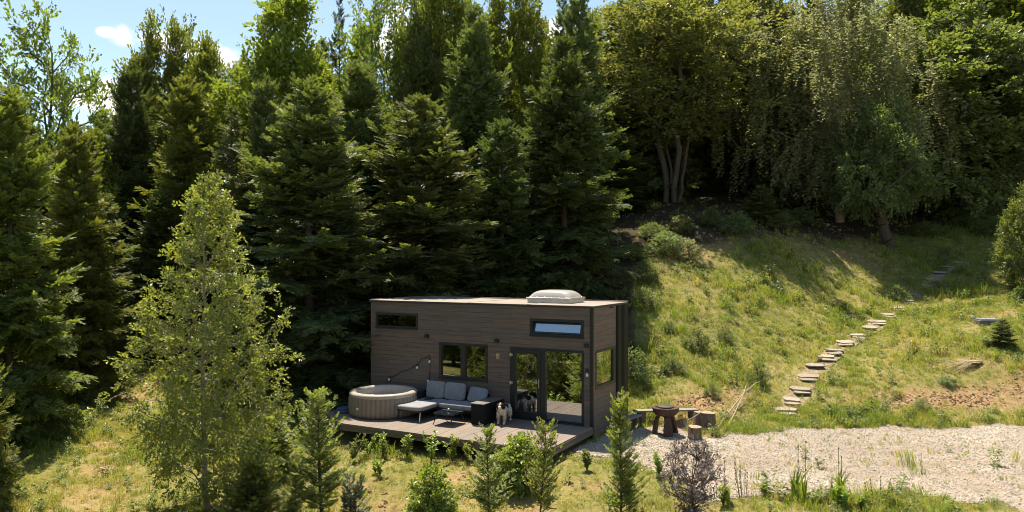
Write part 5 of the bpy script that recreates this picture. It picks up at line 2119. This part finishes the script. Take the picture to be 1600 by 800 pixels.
def scatter(name, pos, rot, scl, idx, srcs, label, cat):
    me = np_mesh_points(name, pos)
    for nm, typ, arr in (('rot', 'FLOAT_VECTOR', rot), ('scl', 'FLOAT', scl), ('idx', 'INT', idx)):
        at = me.attributes.new(nm, typ, 'POINT')
        at.data.foreach_set('vector' if typ == 'FLOAT_VECTOR' else 'value', np.ascontiguousarray(arr).ravel())
    o = link(name, me)
    ng = bpy.data.node_groups.new(name + '_nodes', 'GeometryNodeTree')
    ng.interface.new_socket('Geometry', in_out='INPUT', socket_type='NodeSocketGeometry')
    ng.interface.new_socket('Geometry', in_out='OUTPUT', socket_type='NodeSocketGeometry')
    gi = ng.nodes.new('NodeGroupInput')
    go = ng.nodes.new('NodeGroupOutput')
    jn = ng.nodes.new('GeometryNodeJoinGeometry')

    def attr(nm, t):
        n = ng.nodes.new('GeometryNodeInputNamedAttribute')
        n.data_type = t
        n.inputs['Name'].default_value = nm
        return n.outputs['Attribute']
    ar, as_, ai = attr('rot', 'FLOAT_VECTOR'), attr('scl', 'FLOAT'), attr('idx', 'INT')
    e2r = ng.nodes.new('FunctionNodeEulerToRotation')
    ng.links.new(ar, e2r.inputs[0])
    for k, s in enumerate(srcs):
        oi = ng.nodes.new('GeometryNodeObjectInfo')
        oi.inputs['Object'].default_value = s
        ip = ng.nodes.new('GeometryNodeInstanceOnPoints')
        cmp_ = ng.nodes.new('FunctionNodeCompare')
        cmp_.data_type = 'INT'
        cmp_.operation = 'EQUAL'
        ng.links.new(ai, cmp_.inputs[2])
        cmp_.inputs[3].default_value = k
        ng.links.new(gi.outputs[0], ip.inputs['Points'])
        ng.links.new(cmp_.outputs[0], ip.inputs['Selection'])
        ng.links.new(oi.outputs['Geometry'], ip.inputs['Instance'])
        ng.links.new(e2r.outputs[0], ip.inputs['Rotation'])
        ng.links.new(as_, ip.inputs['Scale'])
        ng.links.new(ip.outputs[0], jn.inputs[0])
    ng.links.new(jn.outputs[0], go.inputs[0])
    md = o.modifiers.new('scatter', 'NODES')
    md.node_group = ng
    tag(o, label, cat, kind='stuff')
    return o


def np_mesh_points(name, pos):
    me = bpy.data.meshes.new(name)
    me.vertices.add(len(pos))
    me.vertices.foreach_set('co', np.ascontiguousarray(pos, dtype=np.float32).ravel())
    me.update()
    return me


def tuft(seed, n, h, w, spread, lean):
    r = np.random.default_rng(seed)
    V, F = [], []
    for k in range(n):
        a = r.uniform(0, 6.28)
        b = np.array([r.normal(0, spread), r.normal(0, spread), -.01])
        hh = h * r.uniform(.5, 1.15)
        l = lean * hh * r.uniform(.2, 1.2)
        d = np.array([math.cos(a), math.sin(a), 0])
        s = np.array([-d[1], d[0], 0]) * w * r.uniform(.7, 1.2)
        m = b + d * l * .35 + [0, 0, hh * .6]
        t = b + d * l + [0, 0, hh * (1 - .25 * lean)]
        i = len(V)
        V += [b - s, b + s, m + s * .75, m - s * .75, t]
        F += [(i, i + 1, i + 2), (i, i + 2, i + 3), (i + 3, i + 2, i + 4)]
    return np_mesh('tuft', np.array(V), np.array(F))


def weed(seed, n, size, h):
    r = np.random.default_rng(seed)
    p = np.stack([r.normal(0, .07, n), r.normal(0, .07, n), r.uniform(.02, h, n)], 1)
    V, F = leaves_at(p, size, r, LEAF, p * [6, 6, 1], .7)
    return np_mesh('weed', V, F)


def grassmat(name, green, dry, trans=.3):
    """blade colour: fresh to dry in drifts across the meadow"""
    m, nt, b = newmat(name)
    ge = nt.nodes.new('ShaderNodeNewGeometry')
    nz = nt.nodes.new('ShaderNodeTexNoise')
    nz.inputs['Scale'].default_value = .42
    nz.inputs['Detail'].default_value = 5
    nz.inputs['Roughness'].default_value = .65
    nt.links.new(ge.outputs['Position'], nz.inputs['Vector'])
    oi = nt.nodes.new('ShaderNodeObjectInfo')
    f = mth(nt, 'ADD', nz.outputs['Fac'], mth(nt, 'MULTIPLY_ADD', oi.outputs['Random'], .36, -.18))
    f = mth(nt, 'ADD', f, mth(nt, 'MULTIPLY_ADD', ge.outputs['Random Per Island'], .24, -.12))
    c = ramp(nt, f, [(.36, green[0]), (.56, green[1]), (.70, dry[0]), (.84, dry[1])])
    nt.links.new(c, b.inputs['Base Color'])
    b.inputs['Roughness'].default_value = .6
    b.inputs['Specular IOR Level'].default_value = .25
    t = nt.nodes.new('ShaderNodeBsdfTranslucent')
    nt.links.new(mixc(nt, 1.0, c, (1.5, 1.45, .75), 'MULTIPLY'), t.inputs['Color'])
    mx = nt.nodes.new('ShaderNodeMixShader')
    mx.inputs[0].default_value = trans
    nt.links.new(b.outputs[0], mx.inputs[1])
    nt.links.new(t.outputs[0], mx.inputs[2])
    nt.links.new(mx.outputs[0], nt.nodes['Material Output'].inputs['Surface'])
    return m


g1 = grassmat('grass_blades', ((.165, .24, .034), (.275, .335, .05)), ((.40, .35, .11), (.50, .41, .19)), .4)
g2 = grassmat('dry_grass_blades', ((.29, .30, .065), (.37, .345, .09)), ((.47, .39, .16), (.56, .45, .23)))
wm = leafmat('weed_leaves', [(.06, .09, .022), (.10, .14, .032), (.16, .18, .06)], .3, .5)
srcs = [hidden_src('grass_tuft', tuft(1, 16, .17, .0055, .05, .55), g1), hidden_src('tall_grass_tuft', tuft(2, 14, .28, .005, .05, .6), g1),
        hidden_src('dry_grass_tuft', tuft(3, 14, .15, .005, .06, .9), g2), hidden_src('weed_rosette', weed(4, 16, .06, .14), wm),
        hidden_src('weed_clump', weed(5, 60, .075, .34), wm), hidden_src('long_grass_clump', tuft(6, 40, .42, .006, .10, .7), g1)]
r = np.random.default_rng(77)


def sample(x0, x1, y0, y1, dens):
    n = int((x1 - x0) * (y1 - y0) * dens)
    return np.stack([r.uniform(x0, x1, n), r.uniform(y0, y1, n)], 1)


pts = np.concatenate([sample(-13, 12, 12, 22, 150), sample(-18, 30, 20, 31, 95), sample(-2, 36, 31, 46, 55), sample(-40, 40, 6, 12, 12)])
x, y = pts[:, 0], pts[:, 1]
u = np.abs(x / np.maximum(y, 1))
ok = u < .80
gs = gravel_sd(x, y)
fm, dmk = forest_mask(x, y), dirt_mask(x, y)
pr_ = np.where(gs > 0.05, 1.0, np.clip(.10 + .25 * wob(x * .9 + 4, y * .9) * (gs > -.8), 0, 1) * .35 + .0)
pr_ *= 1 - .93 * fm
pr_ *= 1 - .80 * dmk
pr_ *= np.clip(.75 + .5 * wob(x * .8, y * .8 + 2), .25, 1)
ok &= r.uniform(size=len(x)) < pr_
ok &= ~under_house(x, y, .02)
S3 = np.array([(v.x, v.y) for v in SP3])
dst = np.min(np.hypot(x[:, None] - S3[None, :, 0], y[:, None] - S3[None, :, 1]), axis=1) if len(x) < 400000 else np.full(len(x), 9)
ok &= dst > .36
x, y, gs, fm, dmk = x[ok], y[ok], gs[ok], fm[ok], dmk[ok]
n = len(x)
pz = height(x, y)
patch = wob(x * .5 + 7, y * .5 - 3)
tall = wob(x * .35 - 2, y * .35 + 5)
uu = r.uniform(size=n)
idx = np.where(uu < .52, 0, np.where(uu < .52 + .16 * np.clip(.6 + tall, 0, 1.4), 1, np.where(uu < .88 - .10 * patch, 2, 3))).astype(np.int32)
near = (y < 17.6) & (x < 5)
idx = np.where(near & (r.uniform(size=n) < .55), 2, idx)
idx = np.where((r.uniform(size=n) < .022 * np.clip(1 + 1.5 * tall, .1, 3)), 4, idx).astype(np.int32)
idx = np.where((r.uniform(size=n) < .020 * np.clip(1 + 1.5 * patch, .1, 3)), 5, idx).astype(np.int32)
rot = np.stack([r.normal(0, .12, n), r.normal(0, .12, n), r.uniform(0, 6.28, n)], 1).astype(np.float32)
scl = (r.uniform(.6, 1.25, n) * np.clip(.85 + .45 * tall, .5, 1.35) * np.where(y > 30, 1.3, 1.0) * np.where(dmk > .3, .7, 1) * np.where(near, .72, 1)).astype(np.float32)
scatter('meadow_grass', np.stack([x, y, pz], 1), rot, scl, idx, srcs, 'green and straw-coloured meadow grass with weeds', 'grass')

# pebbles on the drive
ps = []
for k in range(4):
    rr_ = np.random.default_rng(50 + k)
    bmx = bmesh.new()
    bmesh.ops.create_icosphere(bmx, subdivisions=1, radius=1)
    for v in bmx.verts:
        v.co *= 1 + rr_.uniform(-.25, .2)
        v.co.z *= .65
    me = bpy.data.meshes.new('pebble')
    bmx.to_mesh(me)
    bmx.free()
    m, nt, b = newmat('pebble_%d' % k)
    oi = nt.nodes.new('ShaderNodeObjectInfo')
    nt.links.new(ramp(nt, oi.outputs['Random'], [(0, (.24, .205, .163)), (.35, (.33, .285, .233)), (.7, (.40, .355, .297)), (1, (.49, .445, .385))]), b.inputs['Base Color'])
    b.inputs['Roughness'].default_value = .85
    ps.append(hidden_src('pebble', me, m))
pts = np.concatenate([sample(1, 17, 12, 20.8, 520), sample(1.3, 9, 13, 20.5, 120)])
x, y = pts[:, 0], pts[:, 1]
gs = gravel_sd(x, y)
ok = (r.uniform(size=len(x)) < np.clip(.95 - gs * 3.2, 0, 1)) & (gs < .45) & ~under_house(x, y, 0) & (np.abs(x / y) < .76)
x, y, gs = x[ok], y[ok], gs[ok]
n = len(x)
scl = np.exp(r.normal(math.log(.0115), .32, n)).clip(.005, .035).astype(np.float32)
scatter('gravel', np.stack([x, y, height(x, y) + .012 + scl * .25], 1), r.uniform(0, 6.28, (n, 3)).astype(np.float32) * [.08, .08, 1], scl,
        r.integers(0, 4, n).astype(np.int32), ps, 'loose pale gravel stones on the drive', 'gravel')

# clods and stones on the bare earth, litter under the trees
cl = []
for k, colr in enumerate(((.30, .185, .10), (.42, .30, .20), (.20, .12, .065))):
    rr_ = np.random.default_rng(80 + k)
    bmx = bmesh.new()
    bmesh.ops.create_icosphere(bmx, subdivisions=2, radius=1)
    for v in bmx.verts:
        v.co *= 1 + rr_.uniform(-.3, .25)
        v.co.z *= .7
    me = bpy.data.meshes.new('clod')
    bmx.to_mesh(me)
    bmx.free()
    cl.append(hidden_src('clod', me, simple('clod_%d' % k, colr, .95)))
pts = np.concatenate([sample(3, 19, 20, 25, 130), sample(5, 20, 31, 42, 25), sample(-14, -8, 14, 27, 50), sample(-5, 5, 13.5, 17, 90)])
x, y = pts[:, 0], pts[:, 1]
dk = dirt_mask(x, y)
ok = (r.uniform(size=len(x)) < dk ** 1.5) & ~under_house(x, y, 0)
x, y = x[ok], y[ok]
n = len(x)
scl = np.exp(r.normal(math.log(.026), .45, n)).clip(.008, .10).astype(np.float32)
scatter('earth_clods', np.stack([x, y, height(x, y) - .02], 1), r.uniform(0, 6.28, (n, 3)).astype(np.float32), scl, r.integers(0, 3, n).astype(np.int32), cl,
        'crumbled brown earth and small stones on the bare bank', 'earth')
